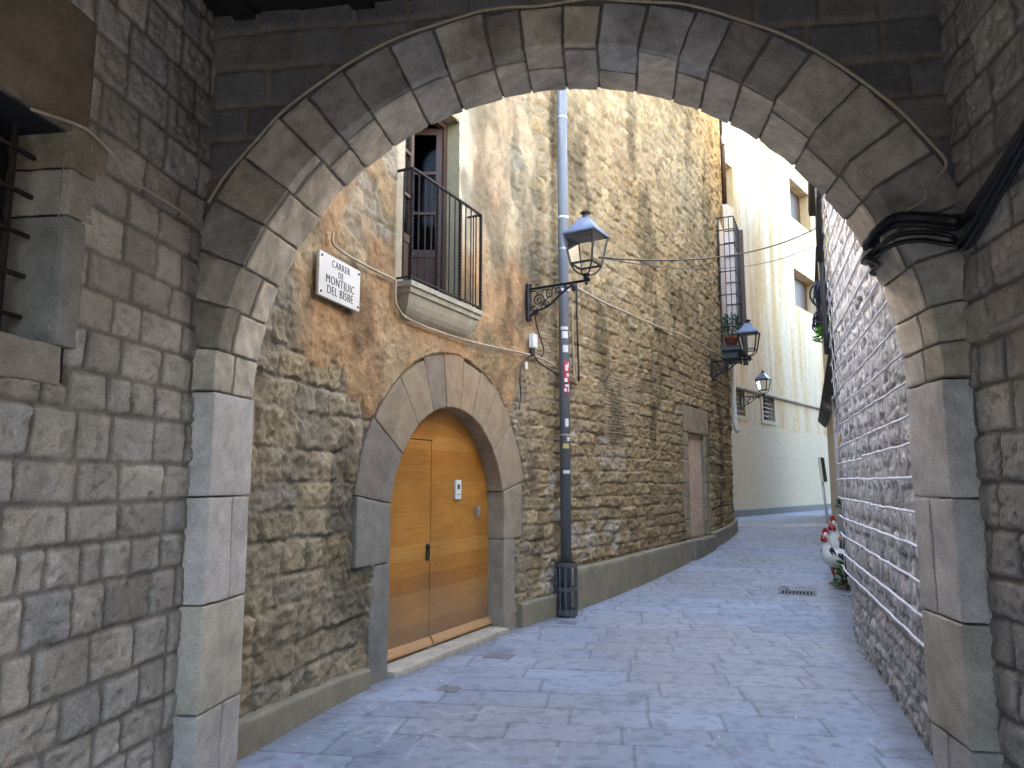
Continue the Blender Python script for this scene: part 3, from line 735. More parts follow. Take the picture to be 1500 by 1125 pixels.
hb.tube(pts, .008, 8, True); hb.lathe(dc(SPLIT-.06, 1.0, DOFF+.012), [(.0, -.02), (.02, -.018), (.024, 0), (.018, .02), (0, .024)], 12)
hb.build('handle', RUST, door, True)
kb = MB().box(dc(3.99, 1.535, DOFF+.016), (.105, .032, .20), MR, .006); kp = kb.build('intercom', WHITEP, door)
k2 = MB().box(dc(3.98, 1.565, DOFF+.034), (.04, .006, .05), MR, .002); k2.build('screen', DARKP, kp)
k2 = MB()
for i in range(3): k2.box(dc(3.96+.026*i, 1.485, DOFF+.034), (.014, .006, .010), MR, .001)
k2.build('button', GREYM, kp)
MB().box(dc(4.42, 1.30, DOFF+.02), (.075, .03, .10), MR, .006).build('keypad', GREYM, door)
# balcony opening: reveals, room, french window
oc = chord(2.5, 3.9)
s0, s1, z0, z1 = OPN
rev = MB(); d1 = -.20
for poly in ([(s0-.003, .03), (s0-.003, d1), (s0-.12, d1), (s0-.12, .02)], [(s1+.003, .03), (s1+.003, d1), (s1+.12, d1), (s1+.12, .02)]):
    rev.prism(poly, lambda s_, d, z: hw(s_, z, d), z0-.03, z1+.12)
rev.prism([(s0, z1), (s1, z1), (s1, z1+.12), (s0, z1+.12)], lambda s_, z, d: hw(s_, z, d), .03, d1)
opening = bpy.data.objects.new('balcony_window', None); C.objects.link(opening); opening.parent = house
rev.build('window_reveal', plain_mat('olive_render', (.30, .255, .145), .2, 5, .9, bump=.3), opening)
room = MB(); q = lambda s_, z, d: hw(s_, z, d)
P = [q(s_, z, d) for d in (d1, -2.2) for s_, z in ((s0-.6, z0-.05), (s1+.8, z0-.05), (s1+.8, z1+.2), (s0-.6, z1+.2))]
room.add(P, [(0, 3, 7, 4), (1, 5, 6, 2), (0, 4, 5, 1), (3, 2, 6, 7), (4, 7, 6, 5)]); room.build('room', VOID, opening)
fr = MB(); w = .07
for (a, bq, c, dd) in ((s0, s0+w, z0, z1), (s1-w, s1, z0, z1), (s0+w, s1-w, z1-w, z1), (s0+w, s1-w, z0, z0+.03)):
    fr.prism([(a, c), (bq, c), (bq, dd), (a, dd)], q, -.12, -.185)
fr.build('outer_frame', SHUT, opening)
def leaf(hinge_s, sgn, ang, W=.43):
    root = bpy.data.objects.new('casement', None)
    o = q(hinge_s, 0, -.145); t = (q(hinge_s+.1, 0, -.145)-q(hinge_s-.1, 0, -.145)).normalized()*sgn
    n = Vector((t.y, -t.x, 0)); n = n if sgn > 0 else -n
    t2 = t*math.cos(ang)-n*math.sin(ang); n2 = n*math.cos(ang)+t*math.sin(ang)
    f = lambda a, z, d: o+t2*a+n2*d+Vector((0, 0, z))
    m_ = MB(); zb, zt = z0+.035, z1-.075
    for (a, bq, c, dd) in ((0, .06, zb, zt), (W-.06, W, zb, zt), (.06, W-.06, zb, zb+.10), (.06, W-.06, zt-.07, zt), (.06, W-.06, zb+.52, zb+.60), (.06, W-.06, zb+.98, zb+1.01), (.06, W-.06, zb+1.42, zb+1.45)):
        m_.prism([(a, c), (bq, c), (bq, dd), (a, dd)], f, 0, -.045)
    m_.prism([(.06, zb+.10), (W-.06, zb+.10), (W-.06, zb+.52), (.06, zb+.52)], f, -.012, -.034)
    for k in range(3): m_.prism([(.10+.08*k, zb+.14), (.15+.08*k, zb+.14), (.15+.08*k, zb+.48), (.10+.08*k, zb+.48)], f, -.006, -.02)
    c_ = m_.build('casement', SHUT, opening)
    g_ = MB()
    for (c, dd) in ((zb+.60, zb+.98), (zb+1.01, zb+1.42), (zb+1.45, zt-.07)): g_.prism([(.06, c), (W-.06, c), (W-.06, dd), (.06, dd)], f, -.020, -.026)
    g_.build('window_pane', GLASS, opening)
leaf(s0+w, 1, R(6)); leaf(s1-w, -1, R(62))
# pale curtain strip behind the open leaf gap
cu = MB(); n = 14
cu.add([q(s0+.12+.022*i, z, -.30-.02*math.sin(i*1.7)) for i in range(n) for z in (z0+.1, z1-.05)], [(2*i, 2*i+2, 2*i+3, 2*i+1) for i in range(n-1)])
cu.build('curtain', plain_mat('white_curtain', (.6, .6, .58), .1, 8, .9), opening, True)
# balcony slab and railing
bal = bpy.data.objects.new('balcony', None); C.objects.link(bal); bal.parent = house
bs0, bs1, bp = 2.53, 3.87, .21
levels = [(3.06, .17), (3.075, .15), (3.10, .12), (3.14, .09), (3.19, .065), (3.24, .05), (3.265, .045), (3.27, .025), (3.315, .02), (3.32, 0), (3.365, 0)]
V = []; F = []
for (z, i_) in levels:
    p_ = max(.04, bp-i_)
    V += [oc(bs0+i_*.8, z, -.05), oc(bs0+i_*.8, z, p_), oc(bs1-i_*.8, z, p_), oc(bs1-i_*.8, z, -.05)]
for i in range(len(levels)-1):
    for k in range(3): F.append((i*4+k, i*4+k+1, i*4+k+5, i*4+k+4))
F += [(3, 2, 1, 0), tuple(len(V)-4+k for k in range(4))]
MB().add(V, F).build('balcony_slab', plain_mat('balcony_stone', (.33, .295, .215), .3, 7, .9, bump=.5, stretch=(1, 1, .35)), bal)
rl = MB(); zr0, zr1 = 3.40, 4.40; o_ = bp-.02
cs = [oc(bs0+.02, 0, .0), oc(bs0+.02, 0, o_), oc(bs1-.02, 0, o_), oc(bs1-.02, 0, .0)]
U = Vector((0, 0, 1))
for zz_, w_ in ((zr1, .030), (zr0, .022)):
    for i in range(3): rl.bar(cs[i]+U*zz_, cs[i+1]+U*zz_, w_, .014 if zz_ == zr1 else .012)
for sx, t_ in ((.38, 4.1), (bs1-bs0-.36, 4.1)):
    pass
nb = 12
for k in range(nb+1):
    a = bs0+.02+(bs1-bs0-.04)*k/nb; tw = k in (0, 4, 8, 12)
    if tw: rl.bar(oc(a, zr0-.04, o_), oc(a, zr1, o_), .027, None, 8, 96)
    else: rl.bar(oc(a, zr0, o_), oc(a, zr1, o_), .013)
for a in (bs0+.02, bs1-.02):
    for dd in (.10,): rl.bar(oc(a, zr0, dd), oc(a, zr1, dd), .013)
rl.build('railing', RUST, bal)
# walled-up doorway further on
wd = chord(11.2, 12.5)
old = bpy.data.objects.new('blocked_doorway', None); C.objects.link(old); old.parent = house
n1, n2 = 40, 110; Sg, Zg = np.meshgrid(np.linspace(11.18, 12.44, n1), np.linspace(.55, 2.6, n2), indexing='ij')
hh = -.045+.02*(fbm(Sg*7, Zg*7, 501, 4)-.5); pc = pal([(.50, .35, .25), (.58, .44, .33), (.54, .42, .33)], fbm(Sg*2, Zg*2, 503, 4))*(.85+.3*fbm(Sg*14, Zg*14, 505, 3))[..., None]
mk('infill', HW(Sg, Zg, hh).reshape(-1, 3), grid_faces(n1, n2), RUBBLE, old, pc.reshape(-1, 3))
J = Blocks(); random.seed(4)
for sg, sx in ((-1, 11.27), (1, 12.37)):
    zc = .60
    while zc < 2.45:
        hgt = min(random.choice([.26, .34, .5, .42]), 2.56-zc); w_ = random.choice([.22, .3, .36])
        s_ = Blocks(); s_.add(jamb_fn(sx, zc, .02, sg), (w_, hgt-.012, .22), random.choice([(.30, .25, .17), (.36, .29, .2), (.27, .225, .16)]), int(zc*100)+sg, .03, .014, .008)
        if sg < 0: s_.F = [f[:, ::-1] for f in s_.F]
        J.V += s_.V; J.F += [f+J.n for f in s_.F]; J.C += s_.C; J.n += s_.n; zc += hgt
J.add(jamb_fn(10.95, 2.56, .03), (1.75, .50, .2), (.31, .245, .165), 701, .03, .014, .008)
J.add(jamb_fn(11.08, .1, .16), (1.45, .47, .3), (.22, .2, .155), 702, .03, .02, .008)
J.build('stone_frame', DRESSED, old)
# ------------------------------------------------------------------ rough wall with trellis on the right
def make_right_wall():
    root = thing('ragged_stone_wall', 'rough grey rubble wall carrying the pale wire trellis on the right', 'wall', (2.9, 6.2, 0))
    K = [(2.18, 3.75), (2.48, 4.67), (3.05, 6.42), (3.42, 7.58), (3.74, 8.42), (3.86, 8.62), (4.05, 8.72), (4.6, 8.62)]
    L = np.concatenate([[0], np.cumsum(np.hypot(*np.diff(np.array(K), axis=0).T))]); kx = np.array([k[0] for k in K]); ky = np.array([k[1] for k in K])
    def pos(s, z, d):
        x = np.interp(s, L, kx); y = np.interp(s, L, ky); e = .12
        dx = np.interp(s+e, L, kx)-np.interp(s-e, L, kx); dy = np.interp(s+e, L, ky)-np.interp(s-e, L, ky); l = np.hypot(dx, dy)+1e-9
        return np.stack([x-dy/l*d, y+dx/l*d, np.asarray(z, float)+0*x], -1)
    s = np.arange(0, L[-1], .0125); z = np.concatenate([np.arange(-.12, 3.2, .0135), np.arange(3.2, 6.0, .02)])
    S, Z = np.meshgrid(s, z, indexing='ij')
    h, m, r1, r2, r3, rg = masonry(S, Z, 57, (.09, .17), (.10, .26), .006, .012, .016, .008, .035, .045, .04, 11, wf=1.8, tilt=.03)
    rid = 1-np.abs(2*fbm(S*13, Z*9, 601, 4)-1); h = h+.034*(rid-.6)+.020*(fbm(S*38, Z*30, 607, 2)-.5)+.02*(fbm(S*1.0, Z*1.0, 603, 3)-.5)
    col = pal([(.37, .36, .35), (.50, .485, .47), (.43, .42, .405), (.56, .545, .53), (.45, .42, .39)], r1)*(.8+.4*r2)[..., None]*(.7+.6*rg)[..., None]
    lim = sst(.5, .68, fbm(S*4, Z*4, 611, 4))[..., None]*.3; col = col*(1-lim)+np.array((.44, .43, .43))*lim
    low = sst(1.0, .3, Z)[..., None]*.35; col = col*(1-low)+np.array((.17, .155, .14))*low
    mm = (m*.6)[..., None]; col = col*(1-mm)+np.array((.17, .16, .155))*mm
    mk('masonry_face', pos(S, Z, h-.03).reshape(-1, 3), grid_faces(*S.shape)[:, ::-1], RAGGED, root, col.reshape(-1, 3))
    b = MB(); b.prism([(2.3, 3.9), (3.9, 8.55), (6.5, 8.5), (6.5, 3.3)], lambda x, y, z: Vector((x+.05, y, z)), -.1, 5.96); b.build('wall_core', CONC, root)
    # trellis of pale rods, level rows with uneven uprights
    tr = thing('wire_trellis', 'pale grey wire trellis with level rods fixed to the rough wall', 'trellis', (2.9, 6.2, .5))
    rng = random.Random(3); rows = []
    zz_ = .70
    while zz_ < 5.7: rows.append(zz_); zz_ += rng.uniform(.165, .215)
    ends = L[4]-.10
    mat = plain_mat('weathered_rod', (.62, .62, .63), .2, 12, .7, .1)
    hr = MB()
    for i, zr in enumerate(rows):
        a0 = .3; st = [a0]
        while st[-1] < ends-.2: st.append(min(ends-.02, st[-1]+rng.uniform(1.2, 3.4)))
        for a, c_ in zip(st, st[1:]):
            n = max(4, int((c_-a)/.12)); dz = rng.uniform(-.012, .012)
            hr.tube([Vector(pos(np.array(a+(c_-a)*k/n), zr+dz+.0025*math.sin(k*1.3+i)+.004*(rng.random()-.5), .058)) for k in range(n+1)], .0085, 7)
    vr = hr
    for i in range(len(rows)-1):
        a = .3+rng.random()*.2
        while a < ends-.05:
            o_ = .05 if rng.random() < .8 else .03
            vr.tube([Vector(pos(np.array(a+rng.uniform(-.01, .01)), rows[i], .046)), Vector(pos(np.array(a), (rows[i]+rows[i+1])/2, .040)), Vector(pos(np.array(a+rng.uniform(-.01, .01)), rows[i+1], .046))], .0045, 5)
            a += rng.uniform(.28, .55)
    vr.build('lattice', mat, tr, True)
    return pos, L
RW, RL = make_right_wall()
# ------------------------------------------------------------------ far end house
EA = (6.75, 23.7); ET = (math.sin(R(39)), math.cos(R(39)))
def EW(k, z, d=0): return Vector((EA[0]+ET[0]*k+ET[1]*d, EA[1]+ET[1]*k-ET[0]*d, z))
eh = hit_line(EA, ET)
end = thing('rendered_house', 'tall cream rendered house with stained walls closing the far end of the lane', 'house', EW(4, .45))
def end_wall_mat():
    g = N('stained_cream_render'); co = g.coord((1, 1, .10)); n1 = g.noise(1.6, 6, .65, co); n2 = g.noise(5, 6, .7); n3 = g.noise(60, 4, .6)
    t = g.n('ShaderNodeTexCoord'); sp = g.n('ShaderNodeSeparateXYZ'); g.l(t.outputs['Object'], sp.inputs[0])
    c = g.mul((.52, .355, .175), (.57, .465, .325), g.ramp(n1, [(.42, 0.0), (.58, 1.0)]), 'MIX')
    c = g.mul(c, g.ramp(n1, [(.25, .84), (.45, 1.0), (.8, 1.04)])); c = g.mul(c, g.ramp(n2, [(.3, .82), (.6, 1.03)])); c = g.mul(c, g.ramp(n3, [(.3, .93), (.7, 1.05)]))
    # newer grey-green cement coat on the lower wall with an uneven top
    e = g.noise(1.1, 4, .6); ma = g.n('ShaderNodeMath', operation='MULTIPLY'); ma.inputs[1].default_value = .7; g.l(e, ma.inputs[0])
    ad = g.n('ShaderNodeMath', operation='ADD'); g.l(sp.outputs[2], ad.inputs[0]); g.l(ma.outputs[0], ad.inputs[1])
    dv = g.n('ShaderNodeMath', operation='MULTIPLY'); dv.inputs[1].default_value = .1; g.l(ad.outputs[0], dv.inputs[0])
    low = g.ramp(dv.outputs[0], [(.352, 1.0), (.358, 0.0)])
    lc = g.mul((.54, .46, .33), g.ramp(n2, [(.3, .88), (.65, 1.06)]))
    c = g.mul(c, lc, low, 'MIX')
    return g.done(c, .9, g.bump(n3, .3, .004), 0, .2)
EWM = end_wall_mat()
wins = []
def rect(u0, v0, u1, v1):
    a = eh(u0, v0); c = eh(u1, v1); return (a[0], c[0], min(a[1], c[1]), max(a[1], c[1]))
W_LOW = [(eh(1078, 577), eh(1091, 612)), (eh(1117, 579), eh(1134, 617))]
lowz0 = (eh(1125, 616)[1]); lowz1 = eh(1125, 579)[1]
openings = []
for (u0, u1) in ((1074, 1091), (1117, 1134)):
    openings.append((eh(u0, 600)[0], eh(u1, 600)[0], lowz0, lowz1, 'low'))
openings.append((eh(1164, 420)[0], eh(1196, 420)[0], eh(1175, 452)[1], eh(1168, 396)[1], 'up'))
openings.append((eh(1158, 300)[0], eh(1186, 300)[0], eh(1165, 322)[1], eh(1161, 264)[1], 'up'))
openings.append((eh(1060, 260)[0], eh(1073, 260)[0], eh(1066, 300)[1], eh(1063, 238)[1], 'up'))
ks = sorted(set([-4.5, 18.0]+[o[i] for o in openings for i in (0, 1)])); zs_ = sorted(set([.2, 19.0]+[o[i] for o in openings for i in (2, 3)]))
b = MB()
for i in range(len(ks)-1):
    for j in range(len(zs_)-1):
        kc, zc = (ks[i]+ks[i+1])/2, (zs_[j]+zs_[j+1])/2
        if any(o[0] < kc < o[1] and o[2] < zc < o[3] for o in openings): continue
        b.add([EW(ks[i], zs_[j]), EW(ks[i+1], zs_[j]), EW(ks[i+1], zs_[j+1]), EW(ks[i], zs_[j+1])], [(0, 1, 2, 3)])
for o in openings:
    dp = -.30 if o[4] == 'low' else -.45
    P = [(o[0], o[2]), (o[1], o[2]), (o[1], o[3]), (o[0], o[3])]
    for i in range(4):
        a, c_ = P[i], P[(i+1) % 4]
        b.add([EW(*a, 0), EW(*c_, 0), EW(*c_, dp), EW(*a, dp)], [(0, 1, 2, 3)])
b.add([EW(-4.5, .2, -5), EW(18, .2, -5), EW(18, 19, -5), EW(-4.5, 19, -5), EW(-4.5, .2), EW(-4.5, 19), EW(18, .2), EW(18, 19)], [(0, 3, 2, 1), (0, 4, 5, 3), (1, 2, 7, 6), (5, 7, 2, 3)])
b.build('wall', EWM, end)
for o in openings:
    dp = -.30 if o[4] == 'low' else -.45
    wnd = MB().add([EW(o[0], o[2], dp+.01), EW(o[1], o[2], dp+.01), EW(o[1], o[3], dp+.01), EW(o[0], o[3], dp+.01)], [(0, 1, 2, 3)]).build('window', WGLASS if o[4] == 'low' else SHUT, end)
    if o[4] == 'low':
        gq = MB(); nb_ = 4
        for k in range(1, 5): gq.tube([EW(o[0]+(o[1]-o[0])*k/5, o[2], -.06), EW(o[0]+(o[1]-o[0])*k/5, o[3], -.06)], .012, 6)
        for k in range(1, 6): gq.tube([EW(o[0], o[2]+(o[3]-o[2])*k/6, -.05), EW(o[1], o[2]+(o[3]-o[2])*k/6, -.05)], .010, 6)
        gq.build('window_grille', GREYM, wnd)
        fq = MB(); w_ = .14
        for (a, c_, z_, y_) in ((o[0]-w_, o[0], o[2]-w_, o[3]+w_), (o[1], o[1]+w_, o[2]-w_, o[3]+w_), (o[0], o[1], o[3], o[3]+w_), (o[0], o[1], o[2]-w_, o[2])):
            fq.prism([(a, z_), (c_, z_), (c_, y_), (a, y_)], EW, .025, -.05)
        fq.build('window_surround', plain_mat('pale_surround', (.50, .43, .30), .15, 6, .9), wnd)
bz = eh(1135, 585)[1]
MB().prism([(.0, bz), (.10, bz+.05), (.10, bz+.10), (.0, bz+.14)], lambda d, z, k: EW(k, z, d), -3, 18).build('string_course', plain_mat('grey_moulding', (.30, .26, .19), .3, 5, .9), end)
MB().prism([(.0, .3), (.05, .3), (.05, .72), (.0, .74)], lambda d, z, k: EW(k, z, d), -3, 18).build('skirting', plain_mat('grey_skirting', (.17, .17, .165), .2, 6, .9), end)
MB().prism([(-.3, 19), (.5, 19), (.5, 19.15), (-.3, 19.4)], lambda d, z, k: EW(k, z, d), -3, 18).build('roof_eave', TERRA, end)
# ------------------------------------------------------------------ right hand house beyond the trellis
FA = (4.30, 8.85); _a = R(21.7); FT = (math.sin(_a), math.cos(_a)); fh = hit_line(FA, FT)
def FW(k, z, d=0): return Vector((FA[0]+FT[0]*k-FT[1]*d, FA[1]+FT[1]*k+FT[0]*d, z))
far = thing('plastered_house', 'narrow glimpse of a beige plastered house with grooved courses, beyond the trellis wall', 'house', FW(6, .2))
KEND = 19.0
b = MB(); b.prism([(0, 0), (5.2, 0), (5.2, -5), (0, -5)], lambda k, d, z: FW(k, z, d), -.1, 7.9); b.prism([(5.2, 0), (KEND, 0), (KEND, -5), (5.2, -5)], lambda k, d, z: FW(k, z, d), -.1, 12.5)
b.build('wall', plain_mat('beige_render', (.56, .49, .35), .2, 4, .9, bump=.3), far)
gz = 4.15
b = MB(); zz_ = .1
while zz_ < gz-.4:
    b.prism([(0, zz_), (.03, zz_+.012), (.03, zz_+.418), (0, zz_+.43)], lambda d, z, k: FW(k, z, d), 0, 9.0); zz_ += .443
b.build('rusticated_course', plain_mat('beige_stone', (.58, .50, .35), .2, 6, .9, bump=.3), far).name = 'rustication'
kk, zc = fh(1219, 588)
MB().prism([(.03, zc-.25), (.16, zc-.14), (.28, zc), (.28, zc+.06), (0, zc+.12)], lambda d, z, k: FW(k, z, d), 1.0, KEND).build('cornice', plain_mat('dark_cornice', (.10, .095, .085), .3, 8, .9), far)
# balcony on the far house with dark railing
fb = bpy.data.objects.new('balcony', None); C.objects.link(fb); fb.parent = far
kb0, kb1 = 5.4, 8.2; zb_ = fh(1218, 478)[1]*1.0; zb_ = 5.0
MB().prism([(0, zb_), (.12, zb_+.02), (.36, zb_+.16), (.38, zb_+.24), (0, zb_+.24)], lambda d, z, k: FW(k, z, d), kb0, kb1).build('balcony_slab', plain_mat('dark_slab', (.12, .11, .10), .3, 8, .9), fb)
rl = MB()
for k in range(22): rl.bar(FW(kb0+.05+(kb1-kb0-.1)*k/21, zb_+.24, .34), FW(kb0+.05+(kb1-kb0-.1)*k/21, zb_+1.2, .34), .016)
for kx_ in (kb0+.05, kb1-.05):
    for dd in (.1, .22): rl.bar(FW(kx_, zb_+.24, dd), FW(kx_, zb_+1.2, dd), .016)
for z_ in (.30, 1.2):
    rl.bar(FW(kb0, zb_+z_, .34), FW(kb1, zb_+z_, .34), .03); rl.bar(FW(kb0+.05, zb_+z_, 0), FW(kb0+.05, zb_+z_, .34), .03); rl.bar(FW(kb1-.05, zb_+z_, 0), FW(kb1-.05, zb_+z_, .34), .03)
rl.build('railing', IRON, fb)
MB().prism([(0, 7.55), (.40, 7.6), (.42, 7.72), (0, 7.75)], lambda d, z, k: FW(k, z, d), 5.2, 7.6).build('upper_slab', plain_mat('brown_slab', (.13, .10, .075), .3, 8, .9), far)
# ------------------------------------------------------------------ street lamps
def spiral(c, r0, turns, sg=1, n=40, ph=0):
    return [(c[0]+r0*(1-.86*k/n)*math.cos(ph+sg*2*math.pi*turns*k/n), 0, c[1]+r0*(1-.86*k/n)*math.sin(ph+sg*2*math.pi*turns*k/n)) for k in range(n+1)]
def make_lamp(label):
    t = thing('street_lamp', label, 'street lamp', (0, 0, 0), 0, 'wall lanterns along the lane')
    A = .80
    m_ = MB(); m_.box((.02, 0, -.16), (.045, .075, .46), None, .008)
    for z in (.05, -.37): m_.lathe((.05, 0, z), [(0, -.02), (.016, -.014), (.02, 0), (.016, .014), (0, .02)], 10)
    m_.build('wall_plate', IRON, t, False, True)
    m_ = MB(); m_.box((A/2+.03, 0, 0), (A+.04, .028, .03), None, .005)
    n = 20; cur = []
    for k in range(n+1):
        q_ = k/n; cur.append((.04+.56*q_, 0, -.34+.31*q_**1.25+.03*math.sin(q_*math.pi*3)*(1-q_)))
    m_.tube(cur, .013, 8)
    for cc_, r_, tn, sg, ph in (((.16, -.15), .085, 1.9, 1, -1.2), ((.30, -.09), .058, 1.7, -1, 2.4), ((.42, -.065), .042, 1.6, 1, -1.0), ((.11, -.29), .045, 1.5, -1, 1.0), ((.27, -.20), .04, 1.5, 1, 3), ((.52, -.045), .026, 1.4, -1, 2)):
        m_.tube(spiral(cc_, r_, tn, sg, 36, ph), [.011*(1-.45*k/36) for k in range(37)], 6)
    for a, c_ in (((.05, -.03), (.16, -.06)), ((.05, -.25), (.12, -.22)), ((.22, -.05), (.25, -.03)), ((.35, -.05), (.38, -.02)), ((.2, -.22), (.3, -.13))):
        m_.tube([(a[0], 0, a[1]), ((a[0]+c_[0])/2, 0, (a[1]+c_[1])/2+.012), (c_[0], 0, c_[1])], .008, 6)
    m_.lathe((.63, 0, -.055), [(0, -.055), (.012, -.05), (.026, -.03), (.022, -.008), (.03, .0), (.03, .03), (0, .04)], 12)
    m_.build('bracket', IRON, t, True, True)
    def L(mb_, name, mat, par, sm=False):
        mb_.V = [(x+A, y, z) for x, y, z in mb_.V]; return mb_.build(name, mat, par, sm, True)
    m_ = MB(); m_.lathe((0, 0, 0), [(0, -.055), (.014, -.05), (.022, -.03), (.016, -.01), (.03, .015), (.04, .03), (.03, .05), (.05, .065), (.05, .075), (0, .08)], 14)
    zb, zt, ab, at_ = .19, .54, .27, .385
    cor = ((-1, -1), (1, -1), (1, 1), (-1, 1))
    for i, (x, y) in enumerate(cor):
        x2, y2 = cor[(i+1) % 4]
        m_.bar((x*ab/2, y*ab/2, zb), (x*at_/2, y*at_/2, zt), .020)
        m_.bar((x*ab/2, y*ab/2, zb), (x2*ab/2, y2*ab/2, zb), .022)
        m_.tube([(x*.035, y*.035, .07), (x*.075, y*.075, .085), (x*.105, y*.105, .125), (x*ab/2, y*ab/2, zb)], .010, 6)
    fr_ = L(m_, 'lantern_frame', IRON, t)
    m_ = MB(); e = .42
    m_.frustum(.535, e, .555, e); m_.frustum(.5551, e-.012, .62, e*.70, False); m_.frustum(.62, e*.70, .755, .10, False)
    hd = L(m_, 'hood', HOOD, t)
    m_ = MB(); m_.lathe((0, 0, 0), [(0, .75), (.055, .752), (.040, .775), (.036, .80), (.062, .812), (.064, .822), (.03, .835), (0, .84)], 16); L(m_, 'chimney_cap', IRON, hd, True)
    m_ = MB()
    for i in range(-5, 6):
        for j in range(-5, 6):
            m_.box((i*.03, j*.03, .531), (.014, .014, .006))
    L(m_, 'lamp_unit', GREYM, hd)
    m_ = MB()
    for i, (x, y) in enumerate(cor):
        x2, y2 = cor[(i+1) % 4]; q_ = .97
        m_.add([(x*ab/2*q_, y*ab/2*q_, zb+.01), (x2*ab/2*q_, y2*ab/2*q_, zb+.01), (x2*at_/2*q_, y2*at_/2*q_, zt-.01), (x*at_/2*q_, y*at_/2*q_, zt-.01)], [(0, 1, 2, 3)])
    L(m_, 'glazing', GLASS, fr_)
    return t
def copy_tree(o, parent=None):
    c = o.copy(); C.objects.link(c); c.parent = parent
    for ch in list(o.children): copy_tree(ch, c)
    return c
def set_on_house(o, s, z, d=.04):
    x, y, dx, dy = path(np.array(s)); o.location = hw(s, z, d); o.rotation_euler = (0, 0, math.atan2(-float(dx), float(dy)))
lamp1 = make_lamp('large near wall lantern on a scrolled iron bracket, beside the tall grey downpipe')
lamp2 = copy_tree(lamp1); lamp2['label'] = 'wall lantern beside the potted plant at the corner of the stone house'
lamp3 = copy_tree(lamp1); lamp3['label'] = 'small distant wall lantern in front of the barred windows of the cream house'
set_on_house(lamp1, 5.25, 3.94); set_on_house(lamp2, 13.1, 4.16)
k_, z_ = eh(1084, 584); lamp3.location = EW(k_, z_+.05, .02); lamp3.rotation_euler = (0, 0, math.atan2(-ET[0], ET[1]))
# ------------------------------------------------------------------ downpipe
dp = thing('downpipe', 'tall grey rainwater pipe with stickers and a cast iron foot guard', 'drainpipe', hw(5.90, 0, .17))
ps = 5.90; pd = .17
m_ = MB(); c0 = hw(ps, 0, pd)
m_.tube([c0+U*.12, c0+U*9.5], .066, 20)
m_.build('pipe', PIPE, dp, True)
for z in (4.05, 5.02, 7.3):
    MB().lathe(c0+U*z, [(.066, -.018), (.073, -.016), (.073, .016), (.066, .018)], 20).build('joint_collar', ZINC, dp, True)
for z in (2.2, 4.6, 6.4):
    q_ = MB(); q_.lathe(c0+U*z, [(.066, -.012), (.071, -.012), (.071, .012), (.066, .012)], 20); q_.bar(c0+U*z, hw(ps, z, -.02), .016); q_.build('pipe_clip', GREYM, dp)
gd = MB(); rg_ = .135
for z, h_ in ((.62, .05), (.335, .045), (.06, .07)):
    n = 28
    gd.lathe(c0+U*z, [(rg_-.014, -h_/2), (rg_, -h_/2), (rg_, h_/2), (rg_-.014, h_/2), (rg_-.014, -h_/2)], n)
for k in range(11):
    a = 2*math.pi*k/11; dd = Vector((math.cos(a), math.sin(a), 0))*(rg_-.008); gd.bar(c0+dd+U*.05, c0+dd+U*.62, .020, .014)
for k in range(4):
    a = 2*math.pi*k/4+.5; dd = Vector((math.cos(a), math.sin(a), 0))*(rg_-.01); gd.lathe(c0+dd, [(.0, -.02), (.018, -.015), (.022, .0), (.018, .03), (0, .04)], 10)
gd.lathe(c0+U*.0, [(0, -.01), (.05, -.01), (.06, .05), (.07, .13), (0, .13)], 16)
gd.build('foot_guard', plain_mat('cast_iron', (.085, .088, .088), .3, 16, .6, .2), dp)
def sticker(z0_, z1_, a0, a1, mat, r=.0675):
    n = 8; V = []; F = []
    for k in range(n+1):
        a = a0+(a1-a0)*k/n
        for z in (z0_, z1_): V.append(c0+Vector((math.cos(a)*r, math.sin(a)*r, z)))
    F = [(2*k, 2*k+2, 2*k+3, 2*k+1) for k in range(n)]
    return V, F
st = {}
rng = random.Random(12)
SW = plain_mat('white_sticker', (.6, .6, .6), .15, 30, .6); SR = plain_mat('red_sticker', (.42, .03, .045), .2, 30, .6); SY = plain_mat('yellow_sticker', (.45, .40, .12), .2, 30, .6)
fa = math.atan2(-c0.y, -c0.x)
def stick(z0_, z1_, a, w_, mat, r=.0675):
    V, F = sticker(z0_, z1_, fa+a-w_/2, fa+a+w_/2, mat, r); MB().add(V, F).build('sticker', mat, dp, True)
stick(3.42, 3.51, .2, 1.2, SW); stick(3.53, 3.57, .1, 1.5, SW); stick(3.24, 3.33, .3, 1.1, SW); stick(2.72, 3.13, .5, 1.2, SR); stick(2.03, 2.09, .2, 1.2, SY); stick(1.72, 1.76, .3, 1.4, SW); stick(2.30, 2.40, .4, .7, SW); stick(2.12, 2.17, .7, .6, SW)
for z0_, z1_, a, w_ in ((3.0, 3.08, .45, .55), (2.93, 2.97, .7, .6), (2.86, 2.91, .3, .6), (2.80, 2.83, .6, .9), (2.74, 2.78, .2, .5), (2.74, 2.79, .85, .3), (3.05, 3.11, .8, .3)): stick(z0_, z1_, a, w_, SW, .0684)
for z0_, z1_, a, w_ in ((2.835, 2.86, .35, .8),): stick(z0_, z1_, a, w_, DARKP, .0690)
